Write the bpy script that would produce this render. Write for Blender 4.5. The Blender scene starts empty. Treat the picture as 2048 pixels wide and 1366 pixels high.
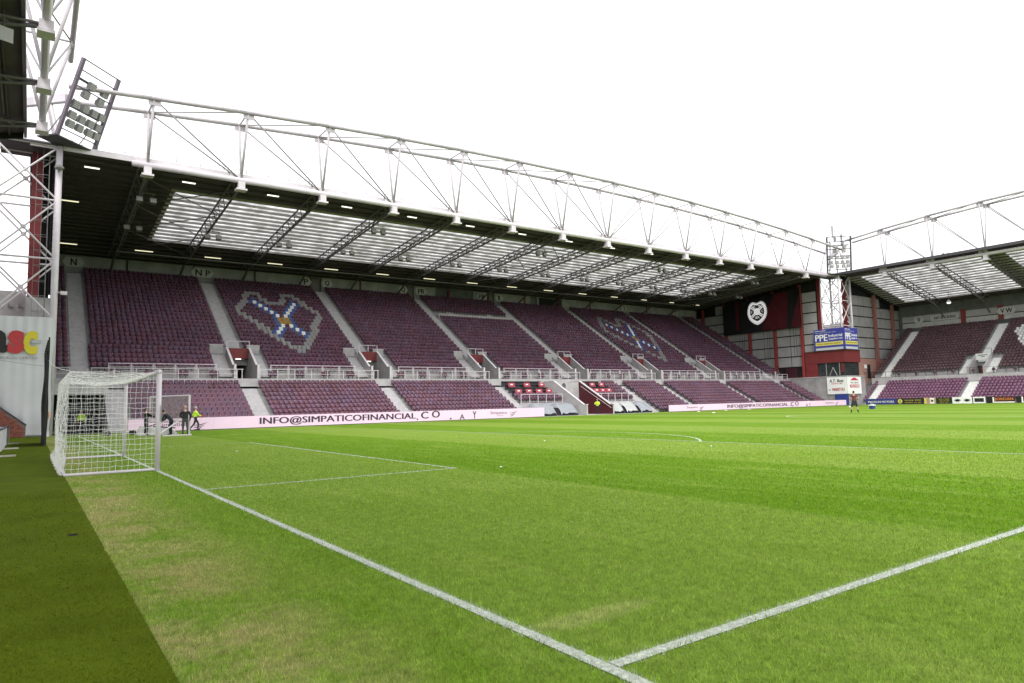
import bpy, math, random
import numpy as np
from mathutils import Vector, Matrix
random.seed(7); rng = np.random.default_rng(7)
S = bpy.context.scene; COL = S.collection
# ---------------------------------------------------------------- camera
CAM = (-2.666, -23.081, 1.476); YAW, PIT, ROL, FPX = 0.953178, 0.091395, -0.02378, 1355.9
f = Vector((math.cos(PIT)*math.cos(YAW), math.cos(PIT)*math.sin(YAW), math.sin(PIT)))
r = f.cross(Vector((0, 0, 1))).normalized(); u = r.cross(f)
r2 = math.cos(ROL)*r + math.sin(ROL)*u; u2 = -math.sin(ROL)*r + math.cos(ROL)*u
cd = bpy.data.cameras.new('camera'); cam = bpy.data.objects.new('camera', cd); COL.objects.link(cam)
M = Matrix((r2, u2, -f)).transposed().to_4x4(); M.translation = Vector(CAM); cam.matrix_world = M
cd.sensor_width = 36; cd.lens = 36*FPX/2048; cd.clip_start = .1; cd.clip_end = 3000
S.camera = cam
S.render.resolution_x = 1024; S.render.resolution_y = 683
# ---------------------------------------------------------------- sky and sun (bright overcast)
SUN_EL, SUN_AZ = math.radians(52), math.radians(215)
W = bpy.data.worlds.new('World'); S.world = W; W.use_nodes = True
nt = W.node_tree; nt.nodes.clear()
sky = nt.nodes.new('ShaderNodeTexSky'); sky.sky_type = 'NISHITA'; sky.sun_disc = False
sky.sun_elevation = SUN_EL; sky.sun_rotation = SUN_AZ; sky.dust_density = 4; sky.air_density = 1.0
hs = nt.nodes.new('ShaderNodeHueSaturation'); hs.inputs['Saturation'].default_value = .12
mx = nt.nodes.new('ShaderNodeMix'); mx.data_type = 'RGBA'; mx.inputs['Factor'].default_value = .72
mx.inputs['B'].default_value = (10.3, 10.4, 10.5, 1)          # even cloud deck
bg = nt.nodes.new('ShaderNodeBackground'); bg.inputs['Strength'].default_value = .1
wo = nt.nodes.new('ShaderNodeOutputWorld')
nt.links.new(sky.outputs[0], hs.inputs['Color']); nt.links.new(hs.outputs[0], mx.inputs['A'])
nt.links.new(mx.outputs['Result'], bg.inputs['Color']); nt.links.new(bg.outputs[0], wo.inputs[0])
sd = bpy.data.lights.new('sun', 'SUN'); sd.energy = 1.3; sd.angle = math.radians(25); sd.color = (1, .97, .92)
sun = bpy.data.objects.new('sun', sd); COL.objects.link(sun)
sun.rotation_euler = Vector((math.sin(SUN_AZ)*math.cos(SUN_EL), math.cos(SUN_AZ)*math.cos(SUN_EL), math.sin(SUN_EL))).to_track_quat('Z', 'Y').to_euler()
S.view_settings.view_transform = 'Standard'; S.view_settings.look = 'None'
S.view_settings.exposure = 1.0; S.view_settings.gamma = 1.0; S.view_settings.use_curve_mapping = False
S.render.engine = 'CYCLES'; S.cycles.max_bounces = 6; S.cycles.transparent_max_bounces = 8
S.cycles.sample_clamp_indirect = 6
# ---------------------------------------------------------------- helpers
def lin(c): return tuple(((x/255)/12.92 if x/255 <= .04045 else ((x/255+.055)/1.055)**2.4) for x in c)
MATS = {}
def mat(name, rgb, rough=.6, var=.12, scale=3., metal=0., bump=0., bscale=40., emit=0., island=0., spec=.35, rgb2=None):
    if name in MATS: return MATS[name]
    m = bpy.data.materials.new(name); m.use_nodes = True; t = m.node_tree; b = t.nodes['Principled BSDF']
    b.inputs['Roughness'].default_value = rough; b.inputs['Metallic'].default_value = metal
    b.inputs['Specular IOR Level'].default_value = spec
    tc = t.nodes.new('ShaderNodeNewGeometry')
    nz = t.nodes.new('ShaderNodeTexNoise'); nz.inputs['Scale'].default_value = scale; nz.inputs['Detail'].default_value = 5
    t.links.new(tc.outputs['Position'], nz.inputs['Vector'])
    mr = t.nodes.new('ShaderNodeMapRange'); mr.inputs['From Min'].default_value = .25; mr.inputs['From Max'].default_value = .75
    mr.inputs['To Min'].default_value = 1-var; mr.inputs['To Max'].default_value = 1+var
    t.links.new(nz.outputs['Fac'], mr.inputs['Value']); fac = mr.outputs[0]
    if island:
        m2 = t.nodes.new('ShaderNodeMapRange'); m2.inputs['To Min'].default_value = 1-island; m2.inputs['To Max'].default_value = 1+island
        t.links.new(tc.outputs['Random Per Island'], m2.inputs['Value'])
        mm = t.nodes.new('ShaderNodeMath'); mm.operation = 'MULTIPLY'
        t.links.new(fac, mm.inputs[0]); t.links.new(m2.outputs[0], mm.inputs[1]); fac = mm.outputs[0]
    vm = t.nodes.new('ShaderNodeVectorMath'); vm.operation = 'SCALE'; vm.inputs[0].default_value = rgb
    if rgb2:
        n3 = t.nodes.new('ShaderNodeTexNoise'); n3.inputs['Scale'].default_value = .55; n3.inputs['Detail'].default_value = 6; n3.inputs['Roughness'].default_value = .75
        t.links.new(tc.outputs['Position'], n3.inputs['Vector']); m3 = t.nodes.new('ShaderNodeMapRange'); m3.inputs['From Min'].default_value = .42; m3.inputs['From Max'].default_value = .62
        a3 = t.nodes.new('ShaderNodeMath'); a3.operation = 'MULTIPLY_ADD'; a3.inputs[1].default_value = .22; t.links.new(tc.outputs['Random Per Island'], a3.inputs[0])
        a4 = t.nodes.new('ShaderNodeMath'); a4.operation = 'SUBTRACT'; a4.inputs[1].default_value = .11; t.links.new(n3.outputs['Fac'], a4.inputs[0]); t.links.new(a4.outputs[0], a3.inputs[2])
        t.links.new(a3.outputs[0], m3.inputs['Value']); c3 = t.nodes.new('ShaderNodeMix'); c3.data_type = 'RGBA'; c3.inputs['A'].default_value = (*rgb, 1); c3.inputs['B'].default_value = (*rgb2, 1)
        t.links.new(m3.outputs[0], c3.inputs['Factor']); t.links.new(c3.outputs['Result'], vm.inputs[0])
    t.links.new(fac, vm.inputs['Scale']); t.links.new(vm.outputs[0], b.inputs['Base Color'])
    if bump:
        n2 = t.nodes.new('ShaderNodeTexNoise'); n2.inputs['Scale'].default_value = bscale
        t.links.new(tc.outputs['Position'], n2.inputs['Vector'])
        bp = t.nodes.new('ShaderNodeBump'); bp.inputs['Strength'].default_value = bump; bp.inputs['Distance'].default_value = .02
        t.links.new(n2.outputs['Fac'], bp.inputs['Height']); t.links.new(bp.outputs[0], b.inputs['Normal'])
    if emit:
        b.inputs['Emission Color'].default_value = (*rgb, 1); b.inputs['Emission Strength'].default_value = emit
    MATS[name] = m; return m
class MB:
    def __init__(s): s.v = []; s.f = []; s.mi = []; s.cur = 0
    def hexa(s, p):      # 8 points: bottom ring (4) then top ring (4)
        n = len(s.v); s.v += [tuple(q) for q in p]
        for q in ((3,2,1,0),(4,5,6,7),(0,1,5,4),(1,2,6,5),(2,3,7,6),(3,0,4,7)): s.f.append(tuple(n+i for i in q)); s.mi.append(s.cur)
        return s
    def box(s, a, b):
        (x0,y0,z0),(x1,y1,z1) = a, b
        return s.hexa([(x0,y0,z0),(x1,y0,z0),(x1,y1,z0),(x0,y1,z0),(x0,y0,z1),(x1,y0,z1),(x1,y1,z1),(x0,y1,z1)])
    def obox(s, c, ax, ay, az):   # centre, half axis vectors
        c, ax, ay, az = map(Vector, (c, ax, ay, az))
        return s.hexa([c-ax-ay-az, c+ax-ay-az, c+ax+ay-az, c-ax+ay-az, c-ax-ay+az, c+ax-ay+az, c+ax+ay+az, c-ax+ay+az])
    def tube(s, p, q, rad, n=6, r1=None, cap=True):
        p, q = Vector(p), Vector(q); d = (q-p)
        if d.length < 1e-6: return s
        d.normalize(); a = d.orthogonal().normalized(); b = d.cross(a); r1 = rad if r1 is None else r1; k = len(s.v)
        for c, rr in ((p, rad), (q, r1)):
            for i in range(n):
                t = 2*math.pi*i/n; s.v.append(tuple(c+a*math.cos(t)*rr+b*math.sin(t)*rr))
        for i in range(n): s.f.append((k+i, k+(i+1)%n, k+n+(i+1)%n, k+n+i)); s.mi.append(s.cur)
        if cap:
            s.f.append(tuple(k+i for i in reversed(range(n)))); s.f.append(tuple(k+n+i for i in range(n))); s.mi += [s.cur]*2
        return s
    def path(s, pts, rad, n=6):
        for a, b in zip(pts, pts[1:]): s.tube(a, b, rad, n)
        return s
    def prism(s, poly, d):        # polygon (3d points) extruded by vector d
        k = len(s.v); n = len(poly); d = Vector(d); s.v += [tuple(p) for p in poly]; s.v += [tuple(Vector(p)+d) for p in poly]
        s.f.append(tuple(range(k+n-1, k-1, -1))); s.f.append(tuple(range(k+n, k+2*n))); s.mi += [s.cur]*2
        for i in range(n): s.f.append((k+i, k+(i+1)%n, k+n+(i+1)%n, k+n+i)); s.mi.append(s.cur)
        return s
    def ball(s, c, rx, ry=None, rz=None, nu=10, nv=7):
        ry = ry or rx; rz = rz or rx; k = len(s.v); c = Vector(c)
        for j in range(nv+1):
            ph = math.pi*j/nv
            for i in range(nu):
                t = 2*math.pi*i/nu; s.v.append((c.x+rx*math.sin(ph)*math.cos(t), c.y+ry*math.sin(ph)*math.sin(t), c.z+rz*math.cos(ph)))
        for j in range(nv):
            for i in range(nu):
                s.f.append((k+j*nu+i, k+(j+1)*nu+i, k+(j+1)*nu+(i+1)%nu, k+j*nu+(i+1)%nu)); s.mi.append(s.cur)
        return s
    def mesh(s, name):
        me = bpy.data.meshes.new(name); me.from_pydata(s.v, [], s.f)
        if any(s.mi): me.polygons.foreach_set('material_index', s.mi)
        me.update(); return me
def link(o, parent=None):
    COL.objects.link(o)
    if parent is not None: o.parent = parent
    return o
def obj(name, mb, m, parent=None, smooth=False, loc=None):
    me = mb if isinstance(mb, bpy.types.Mesh) else mb.mesh(name)
    if not me.materials:
        for x in (m if isinstance(m, (list, tuple)) else [m]): me.materials.append(x)
    if smooth: me.polygons.foreach_set('use_smooth', [True]*len(me.polygons))
    o = bpy.data.objects.new(name, me)
    if loc is not None: o.location = loc
    return link(o, parent)
def tag(o, label=None, cat=None, group=None, kind=None):
    if label: o['label'] = label
    if cat: o['category'] = cat
    if group: o['group'] = group
    if kind: o['kind'] = kind
    return o
def thing(name, label, cat, loc=(0, 0, 0), rz=0, group=None):
    o = bpy.data.objects.new(name, None); o.empty_display_size = .2; o.location = loc; o.rotation_euler = (0, 0, rz)
    return tag(link(o), label, cat, group)
def copy_tree(o, parent=None):
    c = o.copy(); COL.objects.link(c); c.parent = parent
    for ch in list(o.children): copy_tree(ch, c)
    return c
BOLD = .018
def text(s, w, h, m, origin, right, up, parent=None, name='lettering', bold=BOLD, fat=0, off=0, depth=.012, center=True, shear=0):
    """lettering fitted into width w and height h on the plane spanned by right, up"""
    if s[0] == '~':      # print too small to read in the photograph: a row of letter-sized marks
        R, U = Vector(right).normalized(), Vector(up).normalized(); N = R.cross(U); k = len(s); mb = MB(); rr_ = random.Random(k)
        for i, ch in enumerate(s):
            if ch == ' ': continue
            mb.obox(Vector(origin)+R*(-w/2+w*(i+.5)/k)+N*depth+U*(rr_.uniform(-.06, .06)*h), R*(w/k*rr_.uniform(.26, .42)), U*(h*rr_.uniform(.32, .46)), N*.003)
        return obj(name, mb, m, parent)
    cu = bpy.data.curves.new('t', 'FONT'); cu.body = s; cu.size = 1; cu.offset = off; cu.extrude = 0; cu.shear = shear; cu.resolution_u = 3
    o = bpy.data.objects.new('t', cu); COL.objects.link(o)
    me = bpy.data.meshes.new_from_object(o.evaluated_get(bpy.context.evaluated_depsgraph_get()))
    bpy.data.objects.remove(o); bpy.data.curves.remove(cu)
    n = len(me.vertices); co = np.zeros(n*3); me.vertices.foreach_get('co', co); co = co.reshape(-1, 3)
    lo, hi = co.min(0), co.max(0); ext = np.maximum(hi-lo, 1e-6)
    R, U = Vector(right).normalized(), Vector(up).normalized(); N = R.cross(U)
    x = (co[:, 0]-lo[0])/ext[0]*w - (w/2 if center else 0); y = (co[:, 1]-lo[1])/ext[1]*h - (h/2 if center else 0)
    P = np.outer(x, R)+np.outer(y, U)+np.array(origin)+np.array(N)*depth
    if not fat and bold > .02: fat = h*min(bold*1.5, .085)
    if fat:
        fs_ = [tuple(p_.vertices) for p_ in me.polygons]; me.clear_geometry()
        P2 = P+np.array(R)*fat+np.array(N)*.0015
        me.from_pydata([tuple(v) for v in P]+[tuple(v) for v in P2], [], fs_+[tuple(i+n for i in f_) for f_ in fs_])
    else: me.vertices.foreach_set('co', P.ravel())
    me.materials.clear(); me.materials.append(m); me.update()
    me.name = name
    return link(bpy.data.objects.new(name, me), parent)
# ---------------------------------------------------------------- materials
WHITE = mat('white_painted_steel', (.62, .575, .615), .45, .10, 1.5, spec=.4)
STEEL = mat('galvanised_steel', (.25, .24, .245), .5, .18, 4, metal=.2)
TRUSSP = mat('weathered_white_steel', (.44, .405, .435), .5, .14, 1.5, spec=.3)
RAFT = mat('grey_painted_steel', (.15, .138, .142), .5, .15, 4)
DARKST = mat('dark_steel', (.06, .055, .065), .5, .2, 5)
PURPST = mat('purple_grey_steel', (.15, .12, .16), .5, .15, 4)
BLACK = mat('matt_black', (.013, .013, .014), .7, .2, 4)
CONC = mat('weathered_concrete', (.29, .28, .285), .85, .25, .9, bump=.2)
CONCL = mat('pale_concrete', (.42, .405, .415), .85, .16, 1.4, bump=.15)
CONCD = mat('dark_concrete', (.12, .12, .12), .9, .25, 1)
STEP = mat('painted_steps', (.45, .435, .45), .8, .16, 2.5)
REDP = mat('maroon_painted_panel', (.17, .025, .028), .5, .15, 1.2)
REDS = mat('red_oxide_steel', (.25, .04, .04), .55, .2, 2)
REDB = mat('faded_red_brick', (.36, .20, .165), .85, .2, 3, bump=.3, bscale=12)
ROOFM = mat('roof_decking', (.085, .066, .082), .65, .25, .7)
ROOFT = mat('roof_top_sheet', (.42, .43, .43), .5, .1, .5)
PANEL = mat('grey_cladding', (.34, .33, .335), .55, .12, .8)
SEAT = mat('maroon_seat_plastic', (.124, .044, .072), .5, .20, .35, island=.22, spec=.35, rgb2=(.098, .052, .092))  # upper rows: part of the roof shade is in this colour
SEATL = mat('weathered_lit_seat_plastic', (.128, .050, .074), .5, .20, .35, island=.22, spec=.4, rgb2=(.104, .056, .098))  # lower rows: sun fading plus their brighter light put into the colour
SEATP = mat('faded_purple_seat_plastic', (.155, .066, .120), .5, .16, .5, island=.15)
SEATG = mat('grey_seat_plastic', (.25, .24, .245), .5, .12, 1, island=.1)
SEATB = mat('blue_seat_plastic', (.045, .090, .28), .5, .12, 1, island=.1)
SEATW = mat('white_seat_plastic', (.82, .82, .82), .5, .06, 1)
SEATY = mat('gold_seat_plastic', (.36, .21, .045), .5, .12, 1, island=.1)
DOT = mat('pale_seat_number', (.62, .60, .60), .6, .05, 1)
NETM = mat('white_net_cord', (.78, .78, .76), .8, .1, 4)
TARPG = mat('grey_tarpaulin', (.26, .275, .31), .5, .12, 2, bump=.6, bscale=3)
TARPW = mat('pale_tarpaulin', (.40, .41, .415), .5, .10, 2, bump=.6, bscale=3)
LED = mat('pink_display', (.70, .52, .66), .5, .03, .5, emit=.08)
PLUM = mat('dark_plum_print', (.045, .025, .06), .6, .05, 1)
INK = mat('black_print', (.02, .02, .02), .6, .05, 1)
WPRINT = mat('white_print', (.80, .80, .80), .6, .04, 1)
BLUEP = mat('blue_print', (.035, .045, .22), .5, .06, 1)
YELP = mat('yellow_print', (.62, .55, .13), .5, .06, 1)
REDPR = mat('red_print', (.48, .05, .07), .5, .06, 1)
GOLDP = mat('ochre_print', (.30, .23, .04), .6, .06, 1)
HIVIS = mat('hi_vis_yellow', (.55, .80, .05), .7, .08, 8)
SKIN = mat('skin', (.50, .29, .22), .55, .06, 12)
CLOTHD = mat('dark_cloth', (.022, .025, .030), .85, .15, 9)
JEAN = mat('grey_trousers', (.06, .068, .075), .85, .15, 9)
SHIRT = mat('maroon_training_shirt', (.13, .035, .045), .75, .12, 6)
HAIRM = mat('dark_hair', (.03, .022, .018), .8, .2, 20)
HAIRG = mat('grey_hair', (.42, .40, .38), .8, .2, 20)
RUB = mat('black_rubber', (.02, .02, .02), .8, .2, 8)
NETD = mat('black_netting', (.016, .017, .018), .9, .3, 6)
ORANGE = mat('orange_cloth', (.70, .25, .06), .7, .1, 6)
BLUEBX = mat('blue_plastic', (.03, .055, .25), .45, .08, 3)
LAMPW = mat('lit_tube', (1.0, .98, .90), .5, 0, 1, emit=.8)
LAMPY = mat('lit_warm_tube', (1.0, .93, .62), .5, 0, 1, emit=.5)
LAMPG = mat('lamp_glass', (.46, .44, .46), .25, .1, 5, spec=.6)
LAMPH = mat('lamp_housing', (.16, .165, .165), .5, .15, 5)
GLASSD = mat('dark_window_glass', (.03, .036, .038), .08, .3, 1.1, spec=.7)
def translucent(name, rgb, mixf):
    m = bpy.data.materials.new(name); m.use_nodes = True; t = m.node_tree; b = t.nodes['Principled BSDF']
    tr = t.nodes.new('ShaderNodeBsdfTranslucent'); ms = t.nodes.new('ShaderNodeMixShader'); o = t.nodes['Material Output']
    g = t.nodes.new('ShaderNodeNewGeometry'); nz = t.nodes.new('ShaderNodeTexNoise'); nz.inputs['Scale'].default_value = .8; nz.inputs['Detail'].default_value = 5
    cr = t.nodes.new('ShaderNodeMapRange'); cr.inputs['From Min'].default_value = .3; cr.inputs['From Max'].default_value = .7; cr.inputs['To Min'].default_value = .70; cr.inputs['To Max'].default_value = 1.28
    vm = t.nodes.new('ShaderNodeVectorMath'); vm.operation = 'SCALE'; vm.inputs[0].default_value = rgb
    t.links.new(g.outputs['Position'], nz.inputs['Vector']); t.links.new(nz.outputs['Fac'], cr.inputs['Value']); t.links.new(cr.outputs[0], vm.inputs['Scale'])
    t.links.new(vm.outputs[0], tr.inputs['Color']); t.links.new(vm.outputs[0], b.inputs['Base Color'])
    ms.inputs['Fac'].default_value = mixf; b.inputs['Roughness'].default_value = .5
    t.links.new(b.outputs[0], ms.inputs[1]); t.links.new(tr.outputs[0], ms.inputs[2]); t.links.new(ms.outputs[0], o.inputs['Surface'])
    MATS[name] = m; return m
SKYL = translucent('rooflight_sheet', (.66, .655, .66), .9)
# ---------------------------------------------------------------- turf shader (colour from world position)
def turf_material(name, blade):
    m = bpy.data.materials.new(name); m.use_nodes = True; t = m.node_tree; b = t.nodes['Principled BSDF']; N = t.nodes.new; L = t.links.new
    geo = N('ShaderNodeNewGeometry'); sep = N('ShaderNodeSeparateXYZ'); L(geo.outputs['Position'], sep.inputs[0])
    X, Y = sep.outputs[0], sep.outputs[1]
    def mth(op, a, c=None, clamp=False):
        n = N('ShaderNodeMath'); n.operation = op; n.use_clamp = clamp
        for i, q in enumerate((a, c)):
            if q is None: continue
            if isinstance(q, (int, float)): n.inputs[i].default_value = q
            else: L(q, n.inputs[i])
        return n.outputs[0]
    def noise(scale, detail=4, vec=None, rough=.5):
        n = N('ShaderNodeTexNoise'); n.inputs['Scale'].default_value = scale; n.inputs['Detail'].default_value = detail; n.inputs['Roughness'].default_value = rough
        L(vec or geo.outputs['Position'], n.inputs['Vector']); return n.outputs['Fac']
    def ramp(v, a, c, lo=0., hi=1.):
        n = N('ShaderNodeMapRange'); n.inputs['From Min'].default_value = a; n.inputs['From Max'].default_value = c
        n.inputs['To Min'].default_value = lo; n.inputs['To Max'].default_value = hi; L(v, n.inputs['Value']); return n.outputs[0]
    def mixc(fac, a, c):
        n = N('ShaderNodeMix'); n.data_type = 'RGBA'
        L(fac, n.inputs['Factor'])
        for k, q in (('A', a), ('B', c)):
            if isinstance(q, tuple): n.inputs[k].default_value = (*q, 1)
            else: L(q, n.inputs[k])
        return n.outputs['Result']
    def stretch(sx, sy):
        n = N('ShaderNodeMapping'); n.inputs['Scale'].default_value = (sx, sy, 1); L(geo.outputs['Position'], n.inputs['Vector']); return n.outputs[0]
    # mowing bands 5.5 m wide, alternately rolled
    wob = ramp(noise(1.2, 3), .3, .7, -.10, .10)
    ph = mth('SINE', mth('MULTIPLY', mth('ADD', X, wob), math.pi/5.5))
    band = ramp(ph, -.06, .06)                          # 1 = light band
    inside = ramp(X, -.02, .05)
    light, dark = (.172, .262, .040), (.094, .200, .006)
    c = mixc(mth('MAXIMUM', band, mth('MULTIPLY', mth('SUBTRACT', 1., inside), .35)), dark, light)
    # pale brushed streaks along the mowing direction and broad patchiness
    st = ramp(noise(1., 6, stretch(2.2, .30), .7), .50, .70)
    c = mixc(mth('MULTIPLY', st, .60), c, (.265, .335, .080))
    pt = ramp(noise(.28, 3), .42, .68); c = mixc(mth('MULTIPLY', pt, .16), c, (.105, .205, .008))
    # worn run-off beside the artificial strip
    edge = ramp(X, -.70, -1.45)
    wn = mth('ADD', mth('MULTIPLY', noise(.9, 5, None, .62), .75), mth('MULTIPLY', noise(9., 5, None, .75), .5))
    worn = mth('MULTIPLY', edge, ramp(wn, .545, .70))
    dry = mth('MULTIPLY', ramp(X, .0, -.9), ramp(noise(.7, 5, None, .65), .38, .60))
    c = mixc(mth('MULTIPLY', dry, .60), c, (.225, .265, .065))
    c = mixc(mth('MULTIPLY', worn, .85), c, (.37, .295, .155))
    # a rubbed strip in the grass by the corner of the area
    dx = mth('DIVIDE', mth('SUBTRACT', X, .55), .62); dy = mth('DIVIDE', mth('ADD', Y, 19.42), .15)
    el = mth('SUBTRACT', 1.25, mth('ADD', mth('MULTIPLY', dx, dx), mth('MULTIPLY', dy, dy)), True)
    el = mth('MULTIPLY', el, ramp(noise(9, 4), .2, .5)); c = mixc(mth('MULTIPLY', el, .85), c, (.33, .36, .13))
    # fine speckle
    sp = noise(34, 4, stretch(1.0, .8), .7)
    c2 = mixc(ramp(sp, .30, .72), (.07, .135, .005), (.26, .36, .05))
    c = mixc(ramp(sp, .0, 1., .28, .28), c, c2)
    cl = ramp(noise(8., 5, None, .7), .30, .70, .78, 1.24); vc = N('ShaderNodeVectorMath'); vc.operation = 'SCALE'; L(c, vc.inputs[0]); L(cl, vc.inputs['Scale']); c = vc.outputs[0]
    if blade:
        # white-lined blades: near goal line and area side line
        jit = ramp(geo.outputs['Random Per Island'], 0, 1, -.034, .034)
        def near(v, c0, hw): return mth('LESS_THAN', mth('ABSOLUTE', mth('ADD', mth('SUBTRACT', v, c0), jit)), hw)
        g1 = near(X, 0., .048); g2 = mth('MULTIPLY', near(Y, -20.16, .046), mth('GREATER_THAN', X, -.05))
        g3 = mth('MULTIPLY', mth('MULTIPLY', near(Y, -9.16, .044), mth('GREATER_THAN', X, 0)), mth('LESS_THAN', X, 5.56))
        w = mth('MULTIPLY', mth('MAXIMUM', mth('MAXIMUM', g1, g2), g3), mth('GREATER_THAN', ramp(sp, .2, .8), .16))
        ri = ramp(geo.outputs['Random Per Island'], 0, 1, .90, 2.05)
        vm = N('ShaderNodeVectorMath'); vm.operation = 'SCALE'; L(c, vm.inputs[0]); L(ri, vm.inputs['Scale'])
        c = mixc(w, vm.outputs[0], (.56, .58, .56))
        tr = N('ShaderNodeBsdfTranslucent'); L(c, tr.inputs['Color']); ms = N('ShaderNodeMixShader'); ms.inputs['Fac'].default_value = .3
        L(b.outputs[0], ms.inputs[1]); L(tr.outputs[0], ms.inputs[2]); L(ms.outputs[0], t.nodes['Material Output'].inputs['Surface'])
    else:
        bp = N('ShaderNodeBump'); bp.inputs['Strength'].default_value = .55; bp.inputs['Distance'].default_value = .03
        L(noise(48, 4, None, .7), bp.inputs['Height']); L(bp.outputs[0], b.inputs['Normal'])
    L(c, b.inputs['Base Color']); b.inputs['Roughness'].default_value = .75; b.inputs['Specular IOR Level'].default_value = .04
    return m
TURF = turf_material('pitch_turf', False); BLADE = turf_material('grass_blades', True)
ASTRO = mat('artificial_turf', (.078, .112, .005), .85, .22, 1.4, bump=.8, bscale=70, spec=.03)
ASTROB = mat('artificial_blades', (.100, .140, .007), .8, .2, 2, island=.35, spec=.03)
LINE = mat('line_marking_paint', (.46, .50, .42), .8, .45, 30)
TARM = mat('tarmac', (.07, .07, .07), .9, .2, 1)
# ================================================================= GROUND
EDGE = -1.95
tag(obj('ground', MB().box((-400, -400, -.6), (700, 600, -.10)), TARM), kind='structure')
def grid(x0, x1, y0, y1, z, n=1):
    mb = MB(); mb.v = [(x0, y0, z), (x1, y0, z), (x1, y1, z), (x0, y1, z)]; mb.f = [(0, 1, 2, 3)]; mb.mi = [0]; return mb
tag(obj('pitch', MB().box((EDGE, -40, -.09), (103.4, 36, 0)), TURF), kind='structure')
tag(obj('artificial_turf', MB().box((-9, -40, -.09), (EDGE-.002, 34.2, .006)), ASTRO), kind='structure')
def stripe(name, x0, y0, x1, y1, w=.09, z=.005):
    a = Vector((x0, y0, z)); b = Vector((x1, y1, z)); d = (b-a).normalized(); n = Vector((-d.y, d.x, 0))*w/2
    mb = MB(); mb.v = [tuple(a-n), tuple(b-n), tuple(b+n), tuple(a+n)]; mb.f = [(0, 1, 2, 3)]; mb.mi = [0]
    return tag(obj(name, mb, LINE), kind='structure')
def arcline(name, cx, cy, R, a0, a1, z=.005, w=.10, n=48):
    mb = MB()
    for i in range(n+1):
        t = a0+(a1-a0)*i/n
        for q in (R-w/2, R+w/2): mb.v.append((cx+q*math.cos(t), cy+q*math.sin(t), z))
    for i in range(n): mb.f.append((2*i, 2*i+1, 2*i+3, 2*i+2)); mb.mi.append(0)
    return tag(obj(name, mb, LINE), kind='structure')
stripe('goal_line_marking', 0, -32, 0, 32)
stripe('area_side_marking', .06, -20.16, 16.5, -20.16); stripe('area_side_marking', .06, 20.16, 16.5, 20.16)
stripe('area_front_marking', 16.5, -20.21, 16.5, 20.21, z=.007)
stripe('goal_area_side_marking', .06, -9.16, 5.5, -9.16); stripe('goal_area_side_marking', .06, 9.16, 5.5, 9.16)
stripe('goal_area_front_marking', 5.5, -9.21, 5.5, 9.21, z=.007)
arcline('penalty_arc_marking', 11, 0, 9.15, -.925, .925)
stripe('halfway_marking', 50, -32, 50, 32); arcline('centre_circle_marking', 50, 0, 9.15, 0, 2*math.pi, n=80)
stripe('touchline_marking', 0, 32, 100, 32); stripe('goal_line_marking', 100, -32, 100, 32)
stripe('area_front_marking', 83.5, -20.16, 83.5, 20.16)
# grass blades near the camera
def blades(name, m, zones, keep, z0=0., hgt=(.014, .032)):
    Vs, n = [], 0
    for (d0, d1, dens, wid) in zones:
        area = .5*math.radians(86)*(d1*d1-d0*d0); k = int(area*dens)
        rr = np.sqrt(rng.uniform(d0*d0, d1*d1, k)); th = YAW+rng.uniform(-math.radians(43), math.radians(43), k)
        x = CAM[0]+rr*np.cos(th); y = CAM[1]+rr*np.sin(th); q = keep(x, y) & (rng.uniform(0, 1, k) < np.clip((38-rr)/18, 0, 1)); x, y = x[q], y[q]; k = len(x)
        a = rng.uniform(0, 2*math.pi, k); w = wid*rng.uniform(.6, 1.3, k); h = rng.uniform(hgt[0], hgt[1], k)*rng.choice([1, 1, 1, 1.25], k)
        l = rng.uniform(0, .028, k); la = rng.uniform(0, 2*math.pi, k); z = np.full(k, z0)
        A = np.stack([x-np.cos(a)*w, y-np.sin(a)*w, z], 1); B = np.stack([x+np.cos(a)*w, y+np.sin(a)*w, z], 1)
        T = np.stack([x+np.cos(la)*l, y+np.sin(la)*l, z0+h], 1)
        Vs.append(np.stack([A, B, T], 1).reshape(-1, 3))
    V = np.concatenate(Vs); nf = len(V)//3
    me = bpy.data.meshes.new(name); me.vertices.add(len(V)); me.vertices.foreach_set('co', V.ravel())
    me.loops.add(len(V)); me.loops.foreach_set('vertex_index', np.arange(len(V))); me.polygons.add(nf)
    me.polygons.foreach_set('loop_start', np.arange(0, len(V), 3)); me.polygons.foreach_set('loop_total', np.full(nf, 3)); me.update()
    return obj(name, me, m)
o = blades('grass', BLADE, [(3.2, 7.5, 5200, .0026), (7.5, 12, 2000, .0040), (12, 20, 620, .007), (20, 38, 190, .010)], lambda x, y: (x > EDGE) & (y < 34))
tag(o, 'short mown grass blades on the near part of the pitch', 'grass', kind='stuff')
o = blades('artificial_grass', ASTROB, [(3.2, 8, 3000, .0024), (8, 16, 700, .005)], lambda x, y: (x <= EDGE) & (x > -6), .006, (.008, .020))
tag(o, 'darker artificial turf fibres beside the worn grass edge', 'artificial grass', kind='stuff')
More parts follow.
